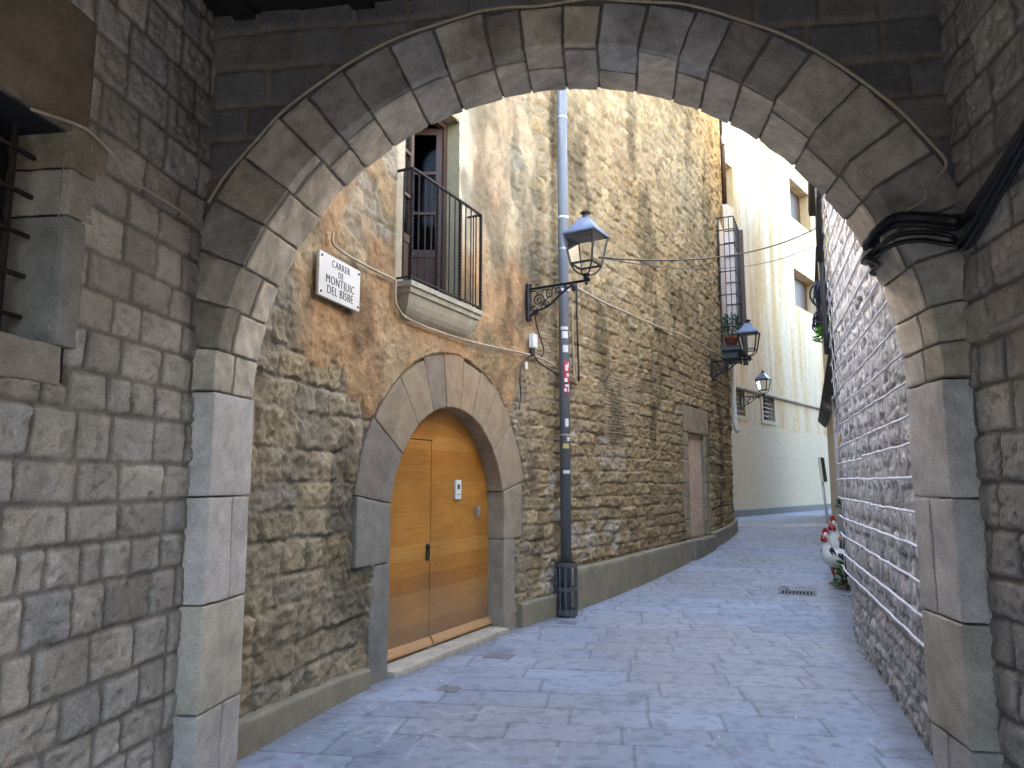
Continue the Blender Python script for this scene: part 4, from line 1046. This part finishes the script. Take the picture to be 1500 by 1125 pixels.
# ------------------------------------------------------------------ street name sign
sg_ = chord(1.30, 1.92)
t_ = (sg_(2, 0)-sg_(1.5, 0)).normalized(); n_ = Vector((t_.y, -t_.x, 0))
MS = Matrix((t_, n_, U)).transposed()
sign = thing('street_sign', 'white marble street name plate with black lettering beside the balcony', 'street sign', sg_(1.61, 3.12, .07))
MB().box(sg_(1.61, 3.12, .080), (.60, .026, .335), MS @ Matrix.Rotation(R(0), 3, 'Y'), .004).build('plate', MARBLE, sign)
LV = []; LF = []
for txt, dz, size in (('CARRER', .085, .066), ('DE', .022, .058), ('MONTJUIC', -.050, .078), ('DEL BISBE', -.128, .078)):
    cu_ = bpy.data.curves.new('txt', 'FONT'); cu_.body = txt; cu_.size = size*1.18; cu_.align_x = 'CENTER'; cu_.extrude = .0012; cu_.space_character = 1.12
    cu_.offset = -.0008
    to = bpy.data.objects.new('txt', cu_); C.objects.link(to); bpy.context.view_layer.update()
    me = bpy.data.meshes.new_from_object(to.evaluated_get(bpy.context.evaluated_depsgraph_get()))
    n0 = len(LV)
    for v in me.vertices: LV.append(sg_(1.61, 3.12+dz, .0945)+t_*v.co.x*.86+U*v.co.y+n_*v.co.z)
    for p in me.polygons: LF.append([i+n0 for i in p.vertices])
    bpy.data.objects.remove(to); bpy.data.meshes.remove(me); bpy.data.curves.remove(cu_)
mk('lettering', LV, LF, LETTER, sign, None, False)
for a in (-.27, .27):
    for c_ in (-.135, .135):
        q_ = MB(); q_.tube([sg_(1.61+a, 3.12+c_, .085), sg_(1.61+a, 3.12+c_, .099)], .009, 10); q_.build('screw', RUST, sign)
# ------------------------------------------------------------------ cables and small fittings on the house
def wire(name, label, pts, r, mat, cat='cable', n=8, fine=6, group=None):
    P = [Vector(p) for p in pts]; out = []
    E = [P[0]*2-P[1]]+P+[P[-1]*2-P[-2]]
    for i in range(1, len(E)-2):
        for k in range(fine): out.append(Vector(_crom([tuple(E[i-1]), tuple(E[i]), tuple(E[i+1]), tuple(E[i+2])], k/fine)))
    out.append(P[-1])
    m_ = MB().tube(out, r, n)
    root = m_.build(name, mat, None, True)
    return tag(root, label, cat, group)
H = lambda s, z, d=.085: hw(s, z, d)
wire('conduit', 'thin beige cable running below the street sign and balcony to the grey pipe', [H(1.50, 3.47), H(1.50, 3.40), H(1.60, 3.375), H(1.80, 3.365), H(2.2, 3.36), H(2.45, 3.36), H(2.47, 3.33), H(2.47, 3.18), H(2.52, 3.12), H(2.67, 3.06), H(3.2, 3.04), H(4.0, 3.06), H(5.0, 3.12), H(5.28, 3.13), H(5.6, 3.11), H(6.0, 3.03), H(6.35, 2.98)], .011, BEIGEC)
wire('conduit', 'beige twin cable sloping across the rough stone from the near lantern to the corner', [H(6.42, 4.22, .1), H(7.2, 4.20, .1), H(8.2, 4.22, .1), H(9.3, 4.25, .09), H(10.6, 4.32, .1), H(12, 4.36, .1), H(13.0, 4.38, .1), H(14.2, 4.42, .1)], .016, BEIGEC)
wire('cable', 'black cable dropping from the near lantern bracket to the white junction box', [H(5.36, 3.62, .09), H(5.42, 3.48), H(5.5, 3.35), H(5.56, 3.22), H(5.5, 3.14)], .008, BLACKC)
wire('cable', 'loose black wire hanging from the junction box beside the door arch', [H(5.28, 3.15), H(5.2, 3.1), H(5.02, 2.98), H(4.98, 2.8), H(5.0, 2.62), H(4.96, 2.45)], .008, BLACKC)
wire('cable', 'dark cable sagging from the junction box behind the grey pipe', [H(5.30, 3.14, .1), H(5.45, 3.07), H(5.8, 2.98), H(6.1, 2.93), H(6.4, 2.9)], .009, BLACKC)
wire('cable', 'pair of dark cables hanging straight down just right of the grey pipe', [H(6.40, 4.30, .10), H(6.42, 3.9, .09), H(6.44, 3.4, .09), H(6.46, 2.95, .09)], .013, BLACKC)
wire('conduit', 'short beige conduit beside the dark cables right of the grey pipe', [H(6.33, 3.95, .07), H(6.34, 3.4, .07), H(6.36, 2.9, .07)], .010, BEIGEC)
jb = thing('junction_box', 'small white junction box on the wall left of the grey pipe', 'junction box', H(5.28, 3.28))
m_ = MB(); bx = chord(5.1, 5.5); tt = (bx(5.4, 0)-bx(5.2, 0)).normalized(); MJ = Matrix((tt, Vector((tt.y, -tt.x, 0)), U)).transposed()
MB().box(bx(5.28, 3.30, .10), (.10, .07, .17), MJ, .008).build('box', WHITEP, jb); MB().box(bx(5.27, 3.17, .09), (.06, .06, .11), MJ, .01).build('gland', DARKP, jb)
m_ = MB().box(H(5.16, 2.99, .075), (.055, .012, .085), MJ, .003); tag(m_.build('cable_tag', WHITEP), 'tiny white tag hanging below the junction box', 'tag')
# wire spanning the lane
lp = hw(5.25, 3.94, .04+.8)+Vector((.15, -.02, .27)); fa2 = Vector(at(1203, 330, 15.0))
mid = [lp.lerp(fa2, q_)-U*(.28*4*q_*(1-q_)) for q_ in [i/12 for i in range(13)]]
wire('overhead_wire', 'thin dark wire slung across the lane from the near lantern to the far right house', mid, .012, BLACKC, 'wire', 6, 2)
mid = [lp.lerp(fa2-U*.35, q_)-U*(.33*4*q_*(1-q_)) for q_ in [i/12 for i in range(13)]]
wire('overhead_wire', 'second fainter wire just below the thin dark wire over the lane', mid, .006, BLACKC, 'wire', 6, 2)
an = thing('wire_anchor', 'dark insulated clamps holding the overhead wires on the far right house', 'clamp', fa2)
kk, _ = fh(1222, 330); 
MB().tube([fa2, fa2.lerp(FW(kk, fa2.z, 0), .5)+U*.03, FW(kk, fa2.z+.02, 0)], .035, 8).tube([fa2-U*.32, fa2.lerp(FW(kk, fa2.z, 0), .5)-U*.2, FW(kk, fa2.z-.08, 0)], .04, 8).build('clamp', BLACKC, an, True)
# thin cord along the arch and left wall
pts = [pw(-HALF+.03, y, z) for y, z in ((-1.25, 3.03), (-1.0, 3.09), (-.9, 3.09), (-.75, 3.05), (-.68, 2.99), (-.5, 3.0), (-.25, 3.0), (-.06, 2.98))]
wire('cord', 'thin cord stapled across the left passage wall from the barred window', pts, .007, BEIGEC, 'cord')
pts = []
for k in range(30):
    a = .50+(math.pi-1.0)*k/29; r_ = ARCH_R+.232+.135*abs(math.cos(a))
    pts.append(pw(-math.cos(a)*r_, -.026-.004*math.sin(k*2.1), SPR+math.sin(a)*r_+.006*math.sin(k*1.7)))
pts += [pw(1.80, -.02, 3.02), pw(1.79, -.02, 2.96), pw(1.70, -.02, 2.90), pw(1.58, -.02, 2.86)]
wire('cord', 'thin beige cord following the top edge of the arch stones', pts, .008, BEIGEC, 'cord')
# heavy black cable bundle at the right springing
def fp(u, v, y=-.05):
    x, yy, z = ray(u, v); t = (MX*HY[0]+MY*HY[1]+y)/(x*HY[0]+yy*HY[1])
    p = (t*x-MX, t*yy-MY); return pw(p[0]*HX[0]+p[1]*HX[1], y, EYE+t*z)
cb = thing('cable_bundle', 'thick bundle of black cables looping round the right side of the arch', 'cables', pw(1.8, -.1, 2.8))
rng = random.Random(8)
routes = []
for i in range(12):
    dz = rng.uniform(-.030, .030); dy = rng.uniform(0, .045)
    routes.append(([pw(1.90-dy, -2.5, 3.55+dz), pw(1.91-dy, -1.3, 3.20+dz*.8), pw(1.91-dy, -.62, 2.92+dz*.7), pw(1.91-dy, -.30, 2.82+dz*.8), fp(1405, 325+dz*250, -.05-dy), fp(1360, 322+dz*260, -.04-dy), fp(1315, 322+dz*250, -.03-dy), fp(1288, 337+dz*200, -.03-dy), fp(1268, 360+dz*120, -.03-dy*.5), pw(1.60+dz*.3, .10, 2.79+dz), pw(1.64+dz*.3, .40, 2.80+dz), pw(1.78, .50, 2.84+dz), pw(2.05, .54, 2.9+dz)], rng.uniform(.010, .017)))
for i in range(7):
    dz = rng.uniform(-.025, .025); dy = rng.uniform(0, .04)
    routes.append(([pw(1.91-dy, -1.0, 3.06+dz), pw(1.91-dy, -.45, 2.80+dz), pw(1.91-dy, -.15, 2.68+dz), fp(1395, 352+dz*300, -.04-dy), fp(1350, 346+dz*300, -.04-dy), fp(1310, 352+dz*300, -.03-dy), fp(1280, 372+dz*200, -.03), fp(1268, 378, -.02), pw(1.64, .2, 2.72+dz), pw(1.67, .40, 2.73+dz), pw(1.85, .52, 2.76+dz)], rng.uniform(.007, .012)))
for pts, r_ in routes:
    E = [p for p in pts]; E = [E[0]*2-E[1]]+E+[E[-1]*2-E[-2]]; out = []
    for i in range(1, len(E)-2):
        for k in range(6): out.append(Vector(_crom([tuple(E[i-1]), tuple(E[i]), tuple(E[i+1]), tuple(E[i+2])], k/6)))
    MB().tube(out, r_, 8).build('cable', BLACKC, cb, True)
# cables continuing along the head of the trellis wall
def RWv(s, z, d): return Vector(RW(np.array(s), z, d))
cb2 = thing('cable_bundle', 'dark cables and pipes climbing the corner at the far edge of the trellis wall', 'cables', RWv(RL[4], 4.5, .1))
for i in range(5):
    s_ = RL[4]-.02+.03*i
    MB().tube([RWv(s_+.02*math.sin(z*2+i), z, .07+.015*(i % 3)) for z in np.arange(3.1, 5.8, .2)], [.018, .012, .02, .014, .022][i], 7).build('cable', BLACKC, cb2, True)
MB().tube([RWv(RL[4]-.6, 4.9, .08), RWv(RL[4]-.3, 4.85, .09), RWv(RL[4]-.05, 4.6, .1), RWv(RL[4], 4.2, .1)], .03, 8).build('cable', BLACKC, cb2, True)
# ------------------------------------------------------------------ far corner: grille, pot, white pipe
def leaf_cloud(c, rx, rz, n, size, seed, up=.4):
    rng = random.Random(seed); V = []; F = []
    for i in range(n):
        a = rng.uniform(0, 2*math.pi); q_ = rng.random()**.5; zz = rng.uniform(-1, 1)
        p = Vector(c)+Vector((math.cos(a)*rx*q_*(1-.3*zz), math.sin(a)*rx*q_*(1-.3*zz), rz*zz))
        d = Vector((math.cos(a), math.sin(a), rng.uniform(-up, up*2))).normalized(); s_ = d.cross(Vector((rng.uniform(-1, 1), rng.uniform(-1, 1), 1))).normalized()
        l = size*rng.uniform(.6, 1.3); w_ = l*.28; nrm = d.cross(s_)*l*.12
        k = len(V); V += [p, p+d*l*.5+s_*w_+nrm, p+d*l, p+d*l*.5-s_*w_+nrm]; F += [(k, k+1, k+2), (k, k+2, k+3)]
    return MB().add(V, F)
gs0, gs1 = 14.35, 15.35; gzb, gzt = 4.70, 7.75; gp = .42
gr = thing('window_grille', 'tall projecting iron window cage at the corner of the stone house, with a dark shutter', 'window grille', hw(14.8, gzb, .2))
m_ = MB()
for z in (gzb, 5.15, 5.9, 6.45, 7.1, 7.45, gzt):
    m_.bar(hw(gs0, z, 0), hw(gs0, z, gp), .022); m_.bar(hw(gs0, z, gp), hw(gs1, z, gp), .022); m_.bar(hw(gs1, z, gp), hw(gs1, z, 0), .022)
for k in range(4): m_.bar(hw(gs0, gzb, .08+.34*k/3), hw(gs0, gzt, .08+.34*k/3), .016)
for k in range(1, 6): m_.bar(hw(gs0+(gs1-gs0)*k/5, gzb, gp), hw(gs0+(gs1-gs0)*k/5, gzt, gp), .016)
m_.build('bars', IRON, gr)
MB().prism([(gs1+.02, gp-.02), (gs1+.09, gp-.02), (gs1+.09, gp+.10), (gs1+.02, gp+.10)], lambda s_, d, z: hw(s_, z, d), gzb-.3, gzt).build('shutter', SHUT, gr)
MB().prism([(gs1+.03, .02), (gs1+.08, .02), (gs1+.08, gp-.022), (gs1+.03, gp-.022)], lambda s_, d, z: hw(s_, z, d), gzb-.02, gzt-.05).build('side_pane', plain_mat('pale_side_pane', (.58, .50, .46), .12, 3, .4), gr)
MB().prism([(gs0-.03, -.02), (gs1+.1, -.02), (gs1+.1, gp+.06), (gs0-.03, gp+.06)], lambda s_, d, z: hw(s_, z, d), gzb-.09, gzb-.02).prism([(gs0+.06, -.02), (gs1, -.02), (gs1, gp-.04), (gs0+.06, gp-.04)], lambda s_, d, z: hw(s_, z, d), gzb-.26, gzb-.09).build('shelf', plain_mat('dark_shelf', (.05, .055, .055), .3, 8, .7), gr)
MB().prism([(gs0+.05, gzb), (gs1-.05, gzb), (gs1-.05, gzt), (gs0+.05, gzt)], lambda s_, z, d: hw(s_, z, d), .075, .06).build('window', plain_mat('pale_curtained_pane', (.60, .52, .47), .15, 3, .5), gr)
pc_ = hw(gs0+.22, gzb-.02, .24)
pot = thing('potted_plant', 'bushy green plant in a terracotta pot on the shelf of the window cage', 'potted plant', pc_)
MB().lathe(pc_, [(.0, 0), (.10, 0), (.145, .22), (.16, .22), (.16, .27), (.13, .27), (.12, .25), (0, .25)], 20).build('pot', TERRA, pot, True)
leaf_cloud(pc_+U*.52, .19, .26, 420, .085, 4).build('foliage', LEAF, pot)
cw = hw(15.9, 0, .10)
wp = thing('drainpipe', 'short white drainpipe at the corner of the stone house below the shelf', 'drainpipe', hw(15.9, 2.9, .12))
MB().tube([hw(15.9, 4.75, .12), hw(15.9, 3.05, .12), hw(15.92, 2.95, .14), hw(15.95, 2.85, .2)], .06, 14).build('pipe', WHITEB, wp, True)
rp = thing('drainpipe', 'red-brown drainpipe high on the corner of the stone house', 'drainpipe', hw(16, 9, .1))
MB().tube([hw(15.7, 11.8, .10), hw(15.7, 8.6, .10)], .06, 12).build('pipe', SHUT, rp, True)
hbx = Vector(at(1059, 205, 17.6)); hx = thing('cable_weight', 'small grey box hanging on a wire high at the house corner', 'box', hbx)
MB().box(hbx, (.11, .11, .26), None, .02).build('box', GREYM, hx); MB().tube([hbx+U*.13, hbx+U*1.6+Vector((.03, 0, 0))], .012, 6).build('wire', GREYM, hx)
# ------------------------------------------------------------------ right house fittings
p0 = FW(*fh(1216, 560)); 
cpk = fh(1214, 520)[0]
cpipe = thing('drainpipe', 'copper coloured drainpipe below the green plant on the far right house', 'drainpipe', FW(7.4, 4.3, .1))
MB().tube([FW(7.4, 5.2, .10), FW(7.4, 3.95, .10)], .05, 12).build('pipe', plain_mat('copper_brown', (.26, .17, .13), .25, 8, .6), cpipe, True)
wpipe = thing('drainpipe', 'slim white pipe down the corner of the beige far right house', 'drainpipe', FW(9.0, 1, .1))
MB().tube([FW(9.05, 3.9, .06), FW(9.05, .35, .06)], .05, 12).build('pipe', WHITEB, wpipe, True)
for (u, v, sd, lab) in ((1209, 432, 3, 'upper dark coil of cables tied beside the balcony of the far right house'), (1213, 470, 5, 'lower dark coil of cables hanging above the bright green plant')):
    c_ = Vector(at(u, v, 13.2)); rng = random.Random(sd); t = thing('cable_coil', lab, 'cable coil', c_, 0, 'cable coils on the far right house')
    m_ = MB()
    for k in range(14):
        ax = Vector((rng.uniform(-1, 1), rng.uniform(-1, 1), rng.uniform(-.3, .3))).normalized(); e1 = ax.orthogonal().normalized(); e2 = ax.cross(e1); rr_ = rng.uniform(.15, .23); oz = Vector((rng.uniform(-.05, .05), rng.uniform(-.05, .05), rng.uniform(-.07, .07)))
        m_.tube([c_+oz+(e1*math.cos(a)+e2*math.sin(a)*1.2)*rr_ for a in np.linspace(0, 2*math.pi, 18)[:-1]], .017, 6, True)
    m_.build('coil', plain_mat('blue_black_cable', (.018, .022, .04), .3, 10, .4), t, True)
    MB().box(c_, (.09, .09, .12), None, .02).build('splice_box', DARKP, t)
    MB().tube([c_+U*.1, c_+U*.45+Vector((.06, 0, 0))], .02, 6).build('feed_cable', BLACKC, t, True)
yg = wire('cable', 'yellow-green earth cable hanging beside the overhead clamps', [Vector(at(1209, 332, 13.6)), Vector(at(1211, 345, 13.6)), Vector(at(1212, 362, 13.6))], .03, plain_mat('yellow_green', (.45, .50, .06), .15, 8, .5))
pc2 = Vector(at(1210, 489, 13.0)); hp_ = thing('hanging_plant', 'bright green leafy plant growing below the cable coils on the far right house', 'plant', pc2)
leaf_cloud(pc2, .14, .16, 150, .10, 9).build('foliage', LEAFB, hp_); MB().tube([pc2-U*.15, pc2+U*.05], .01, 6).build('stem', STEM, hp_)
ylc = Vector(at(1234, 645, 9.1)); yl = thing('wall_lamp', 'small ochre fitting on the corner at the edge of the trellis wall', 'wall fitting', ylc)
m_ = MB().lathe(ylc, [(0, -.11), (.02, -.10), (.055, .0), (.06, .06), (.035, .10), (0, .11)], 14); m_.build('shade', OCHREP, yl, True); _k = (ylc.x-FA[0])*FT[0]+(ylc.y-FA[1])*FT[1]; MB().tube([ylc+U*.06, ylc.lerp(FW(_k, ylc.z+.12), .5)+U*.03, FW(_k, ylc.z+.12, -.01)], .012, 6).build('arm', IRON, yl)
wpl = Vector(at(1236, 738, 8.95)); wd_ = thing('small_plant', 'small dark green weed on a tall thin stem at the corner above the roosters', 'plant', wpl)
leaf_cloud(wpl, .06, .06, 90, .06, 14).build('foliage', LEAF, wd_); MB().tube([Vector((wpl.x+.05, wpl.y, .0)), wpl-U*.6+Vector((.03, 0, 0)), wpl-U*.2+Vector((.01, .01, 0)), wpl], .008, 6).build('stem', STEM, wd_)
# green sign on a pole
gs = Vector(at(1213, 767, 20.6)); sp_t = Vector(at(1204, 672, 20.6))
sg2 = thing('hanging_sign', 'narrow green and white sign box on a pale pole down the lane', 'sign', gs)
top = Vector((sp_t.x, sp_t.y, gs.z))
MB().tube([Vector((gs.x, gs.y, .45)), Vector((gs.x-.1, gs.y, 1.75))], .035, 10).build('pole', ZINC, sg2, True)
ctr = Vector(at(1205, 688, 20.6)); MG = Matrix.Rotation(R(-38), 3, 'Z') @ Matrix.Rotation(R(-5), 3, 'Y')
pnl = MB().box(ctr, (.06, .34, .68), MG, .006).build('sign_frame', WHITEB, sg2)
MB().box(ctr+MG @ Vector((-.034, 0, 0)), (.012, .33, .67), MG).build('left_face', GREENP, sg2); MB().box(ctr+MG @ Vector((.034, 0, 0)), (.012, .33, .67), MG).build('right_face', GREENP, sg2)
m_ = MB()
rng = random.Random(2)
for k in range(5): m_.box(ctr+MG @ Vector((-.042, rng.uniform(-.05, .05), .05-.07*k)), (.004, rng.uniform(.1, .2), .028), MG)
m_.build('lettering', WHITEB, sg2)
# ------------------------------------------------------------------ rooster ornaments
def rooster(name, label, loc, rot, scale, body_mat, neck_mat, tail_mat):
    t = thing(name, label, 'rooster figure', loc, rot, 'painted rooster figures')
    t.scale = (scale,)*3
    # one continuous body: rump, belly, breast, neck, head, along +x
    sp = [(-.20, .46, .02), (-.17, .46, .07), (-.10, .43, .125), (0, .40, .15), (.09, .41, .145), (.15, .46, .115), (.175, .54, .080), (.18, .62, .056), (.19, .68, .050), (.205, .73, .052), (.225, .755, .045), (.25, .755, .022)]
    pts = []; rr_ = []
    for i in range(len(sp)-1):
        for k in range(3):
            q_ = k/3; a, c_ = sp[i], sp[i+1]; pts.append((a[0]+(c_[0]-a[0])*q_, 0, a[1]+(c_[1]-a[1])*q_)); rr_.append(a[2]+(c_[2]-a[2])*q_)
    pts.append((sp[-1][0], 0, sp[-1][1])); rr_.append(sp[-1][2])
    bd = MB().tube(pts, rr_, 18).build('body', body_mat, t, True, True)
    m_ = MB()
    for i in range(7):      # hackle feathers round the neck foot
        a = -2.2+4.4*i/6; m_.tube([(.17, .03*math.sin(a), .60), (.17-.05*math.cos(a), .10*math.sin(a), .52), (.15-.10*math.cos(a)*.6, .135*math.sin(a), .45)], [.012, .022, .004], 6)
    for s_ in (-1, 1):
        m_.tube([(.10, s_*.12, .46), (0, s_*.155, .42), (-.10, s_*.14, .38), (-.16, s_*.10, .36)], [.03, .05, .04, .01], 8)
    m_.build('hackle', neck_mat, t, True, True)
    m_ = MB()
    for i in range(6):
        y = (i-2.5)*.022; h_ = .10+.035*i; m_.tube([(-.16, y, .47), (-.22, y*1.5, .58+h_*.4), (-.30, y*2, .62+h_*.5), (-.38-.01*i, y*2, .56+h_*.3)], [.02, .03, .025, .006], 6)
    m_.build('tail', tail_mat, t, True, True)
    cp = [(.15, .77), (.15, .82), (.165, .80), (.175, .85), (.195, .81), (.21, .86), (.225, .81), (.245, .84), (.25, .79), (.255, .765), (.22, .775), (.18, .765)]
    MB().prism(cp, lambda x, z, y: Vector((x, y, z)), -.013, .013).build('comb', REDP, t, False, True)
    for s_ in (-1, 1): MB().tube([(.235, s_*.022, .735), (.24, s_*.030, .70), (.235, s_*.028, .66), (.23, s_*.024, .645)], [.012, .026, .028, .008], 8).build('wattle', REDP, t, True, True)
    MB().tube([(.262, 0, .755), (.285, 0, .752), (.315, 0, .738)], [.02, .014, .002], 8).build('beak', OCHREP, t, True, True)
    for s_ in (-1, 1): MB().lathe((.225, s_*.046, .76), [(0, -.008), (.008, 0), (0, .008)], 8).build('eye', DARKP, t, True, True)
    for s_ in (-1, 1):
        m_ = MB().tube([(.0, s_*.07, .33), (.01, s_*.07, .22), (-.01, s_*.07, .12), (0, s_*.07, .012)], [.045, .03, .013, .013], 8)
        for a in (-.5, 0, .5, math.pi): m_.tube([(0, s_*.07, .014), (.05*math.cos(a), s_*.07+.05*math.sin(a), .016), (.085*math.cos(a), s_*.07+.085*math.sin(a), .008)], [.012, .010, .004], 6)
        m_.build('leg', REDP, t, True, True)
    return t
g1 = Vector(at(1227, 850, 11.5)); g1.z = float(ground_z(11.5))
g2 = Vector(at(1236, 835, 12.3)); g2.z = float(ground_z(12.3))
speck = plain_mat('speckled_feathers', (.16, .14, .10), .9, 26, .6); blackf = plain_mat('black_feathers', (.02, .02, .022), .3, 14, .45)
rooster('rooster_figure', 'front white rooster figure with red comb and black collar by the wall corner', g1, R(205), 1.0, WHITEB, blackf, blackf)
rooster('rooster_figure', 'rear rooster figure with orange neck, tucked behind the white one at the wall corner', g2, R(215), 1.12, WHITEB, OCHREP, blackf)
sh = Vector(at(1240, 838, 11.1)); sh.z = float(ground_z(11.1)); shr = thing('small_plant', 'low straggly plant with reddish stems at the foot of the roosters', 'plant', sh)
leaf_cloud(sh+U*.22, .12, .18, 160, .09, 22).build('foliage', LEAF, shr); m_ = MB()
for k in range(9):
    a = k*.7; m_.tube([sh, sh+Vector((.06*math.cos(a), .06*math.sin(a), .15)), sh+Vector((.13*math.cos(a), .13*math.sin(a), .32))], .007, 5)
m_.build('stem', STEM, shr)
# ------------------------------------------------------------------ street fittings
def plate(name, label, cat, u, v, w_, d_, rot, mat, grate=False, dz=.004):
    p = Vector(at(u, v, 1)); x, y, z = ray(u, v); t = (0-EYE)/z
    for _ in range(6): t = (float(ground_z(y*t))-EYE)/z
    c_ = Vector((x*t, y*t, float(ground_z(y*t))+dz)); M_ = Matrix.Rotation(rot, 3, 'Z')
    sl = (float(ground_z(c_.y+.2))-float(ground_z(c_.y-.2)))/.4; M_ = Matrix.Rotation(math.atan(sl), 3, 'X') @ M_
    t_ = thing(name, label, cat, c_)
    m_ = MB()
    if grate:
        for sx in (-1, 1): m_.box(c_+M_ @ Vector((sx*(w_/2-.015), 0, 0)), (.03, d_, .012), M_); m_.box(c_+M_ @ Vector((0, sx*(d_/2-.015), 0)), (w_-.06, .03, .0118), M_)
        n = int(w_/.045)
        for k in range(1, n): m_.box(c_+M_ @ Vector((-w_/2+w_*k/n, 0, -.001)), (.016, d_-.06, .009), M_)
        m_.box(c_+M_ @ Vector((0, 0, -.001)), (w_-.06, .02, .0085), M_)
        m_.build('grate', mat, t_); MB().box(c_+M_ @ Vector((0, 0, -.005)), (w_-.02, d_-.02, .006), M_).build('pit', VOID, t_)
    else:
        m_.box(c_-U*.003, (w_, d_, .008), M_, .002); m_.build('cover', mat, t_)
    return t_
CAST = plain_mat('worn_cast_iron', (.19, .19, .205), .35, 25, .55, .3, bump=.5)
plate('drain_grate', 'dark iron drain grating in the paving near the roosters', 'drain', 1168, 866, .52, .62, R(-22), CAST, True)
plate('access_cover', 'small square iron cover in the paving before the door threshold', 'manhole cover', 731, 961, .26, .20, R(-18), CAST)
plate('access_cover', 'worn iron cover lower left of the threshold in the paving', 'manhole cover', 657, 1010, .16, .15, R(-18), CAST)
plate('access_cover', 'tiny iron cover in the paving just below the grey pipe foot', 'manhole cover', 832, 912, .20, .18, R(-26), CAST)
lf_ = Vector(at(1241, 868, 10.6)); lf_.z = float(ground_z(10.6))+.006
tag(leaf_cloud(lf_, .03, .006, 5, .12, 31, .05).build('fallen_leaf', LEAF), 'single green leaf lying on the paving near the drain grating', 'leaf')
rng = random.Random(6); lit = MB()
for i in range(52):
    if i < 40: s_ = rng.uniform(.8, 6); c_ = hw(s_, 0, rng.uniform(.1, .5))
    else: Y = rng.uniform(4.6, 10); c_ = Vector((.3+.42*(Y-5)+rng.uniform(-1.6, 1.7), Y, 0))
    c_.z = float(ground_z(c_.y))+.004; q_ = rng.uniform(.003, .008)
    lit.box(c_, (q_*2, q_, .006), Matrix.Rotation(rng.uniform(0, 3), 3, 'Z'))
tag(lit.build('litter', WHITEB), 'tiny pale crumbs of litter scattered along the paving', 'litter', kind='stuff')
# ------------------------------------------------------------------ unseen houses behind the viewer and round the bend, sized for light
bk = thing('rear_house', 'plain unseen house across the small square behind the passage, sized for its light', 'house', (0, -19, 0))
BKM = plain_mat('back_render', (.13, .115, .09), .2, 3, .9); MB().box((0, -21, 2.6), (26, 4, 5.2)).build('wall', BKM, bk)  # height and dark render set by how much light enters the passage
bk2 = thing('shade_block', 'unseen block added on the west side to shade the small square behind the passage', 'house', (-12, -11, 0))  # added out of view to keep the square in shade
MB().box((-11, -11.5, 6.5), (8, 15, 13)).build('wall', BKM, bk2)
bk3 = thing('shade_block', 'unseen block added on the east side to shade the small square behind the passage', 'house', (12, -11, 0))  # second added block, darkens the ground of the square
MB().box((12, -11.5, 5.5), (8, 15, 11)).build('wall', BKM, bk3)
bk4 = thing('sky_block', 'unseen block added round the bend of the lane to cut sky light on the cream house', 'house', EW(11, .4, 6))  # added out of view to hold back sky light from the end wall
MB().prism([(7.5, 7), (18, 7), (18, 11), (7.5, 11)], lambda k, d, z: EW(k, z, d), -.1, 9).build('wall', BKM, bk4)
# ------------------------------------------------------------------ light
SUN_EL, SUN_AZ = R(28), R(290)       # azimuth clockwise from +Y
w = bpy.data.worlds.new('World'); sc.world = w; w.use_nodes = True
nt = w.node_tree; bg = nt.nodes['Background']; sky = nt.nodes.new('ShaderNodeTexSky'); sky.sky_type = 'NISHITA'; sky.sun_disc = False
sky.sun_elevation = SUN_EL; sky.sun_rotation = SUN_AZ; sky.air_density = 1.0; sky.dust_density = 4.0; sky.ozone_density = .7
nt.links.new(sky.outputs[0], bg.inputs[0]); bg.inputs[1].default_value = .15
sl = bpy.data.lights.new('sun', 'SUN'); sl.energy = 4.0; sl.angle = R(.5); sl.color = (1, .95, .86)
so = bpy.data.objects.new('sun', sl); C.objects.link(so)
dv = Vector((math.sin(SUN_AZ)*math.cos(SUN_EL), math.cos(SUN_AZ)*math.cos(SUN_EL), math.sin(SUN_EL)))
so.rotation_euler = dv.to_track_quat('Z', 'Y').to_euler()
sc.view_settings.view_transform = 'Standard'; sc.view_settings.look = 'None'; sc.view_settings.gamma = 1; sc.view_settings.exposure = 4.4
sc.cycles.diffuse_bounces = 6; sc.cycles.max_bounces = 10
sc.cycles.use_denoising = True
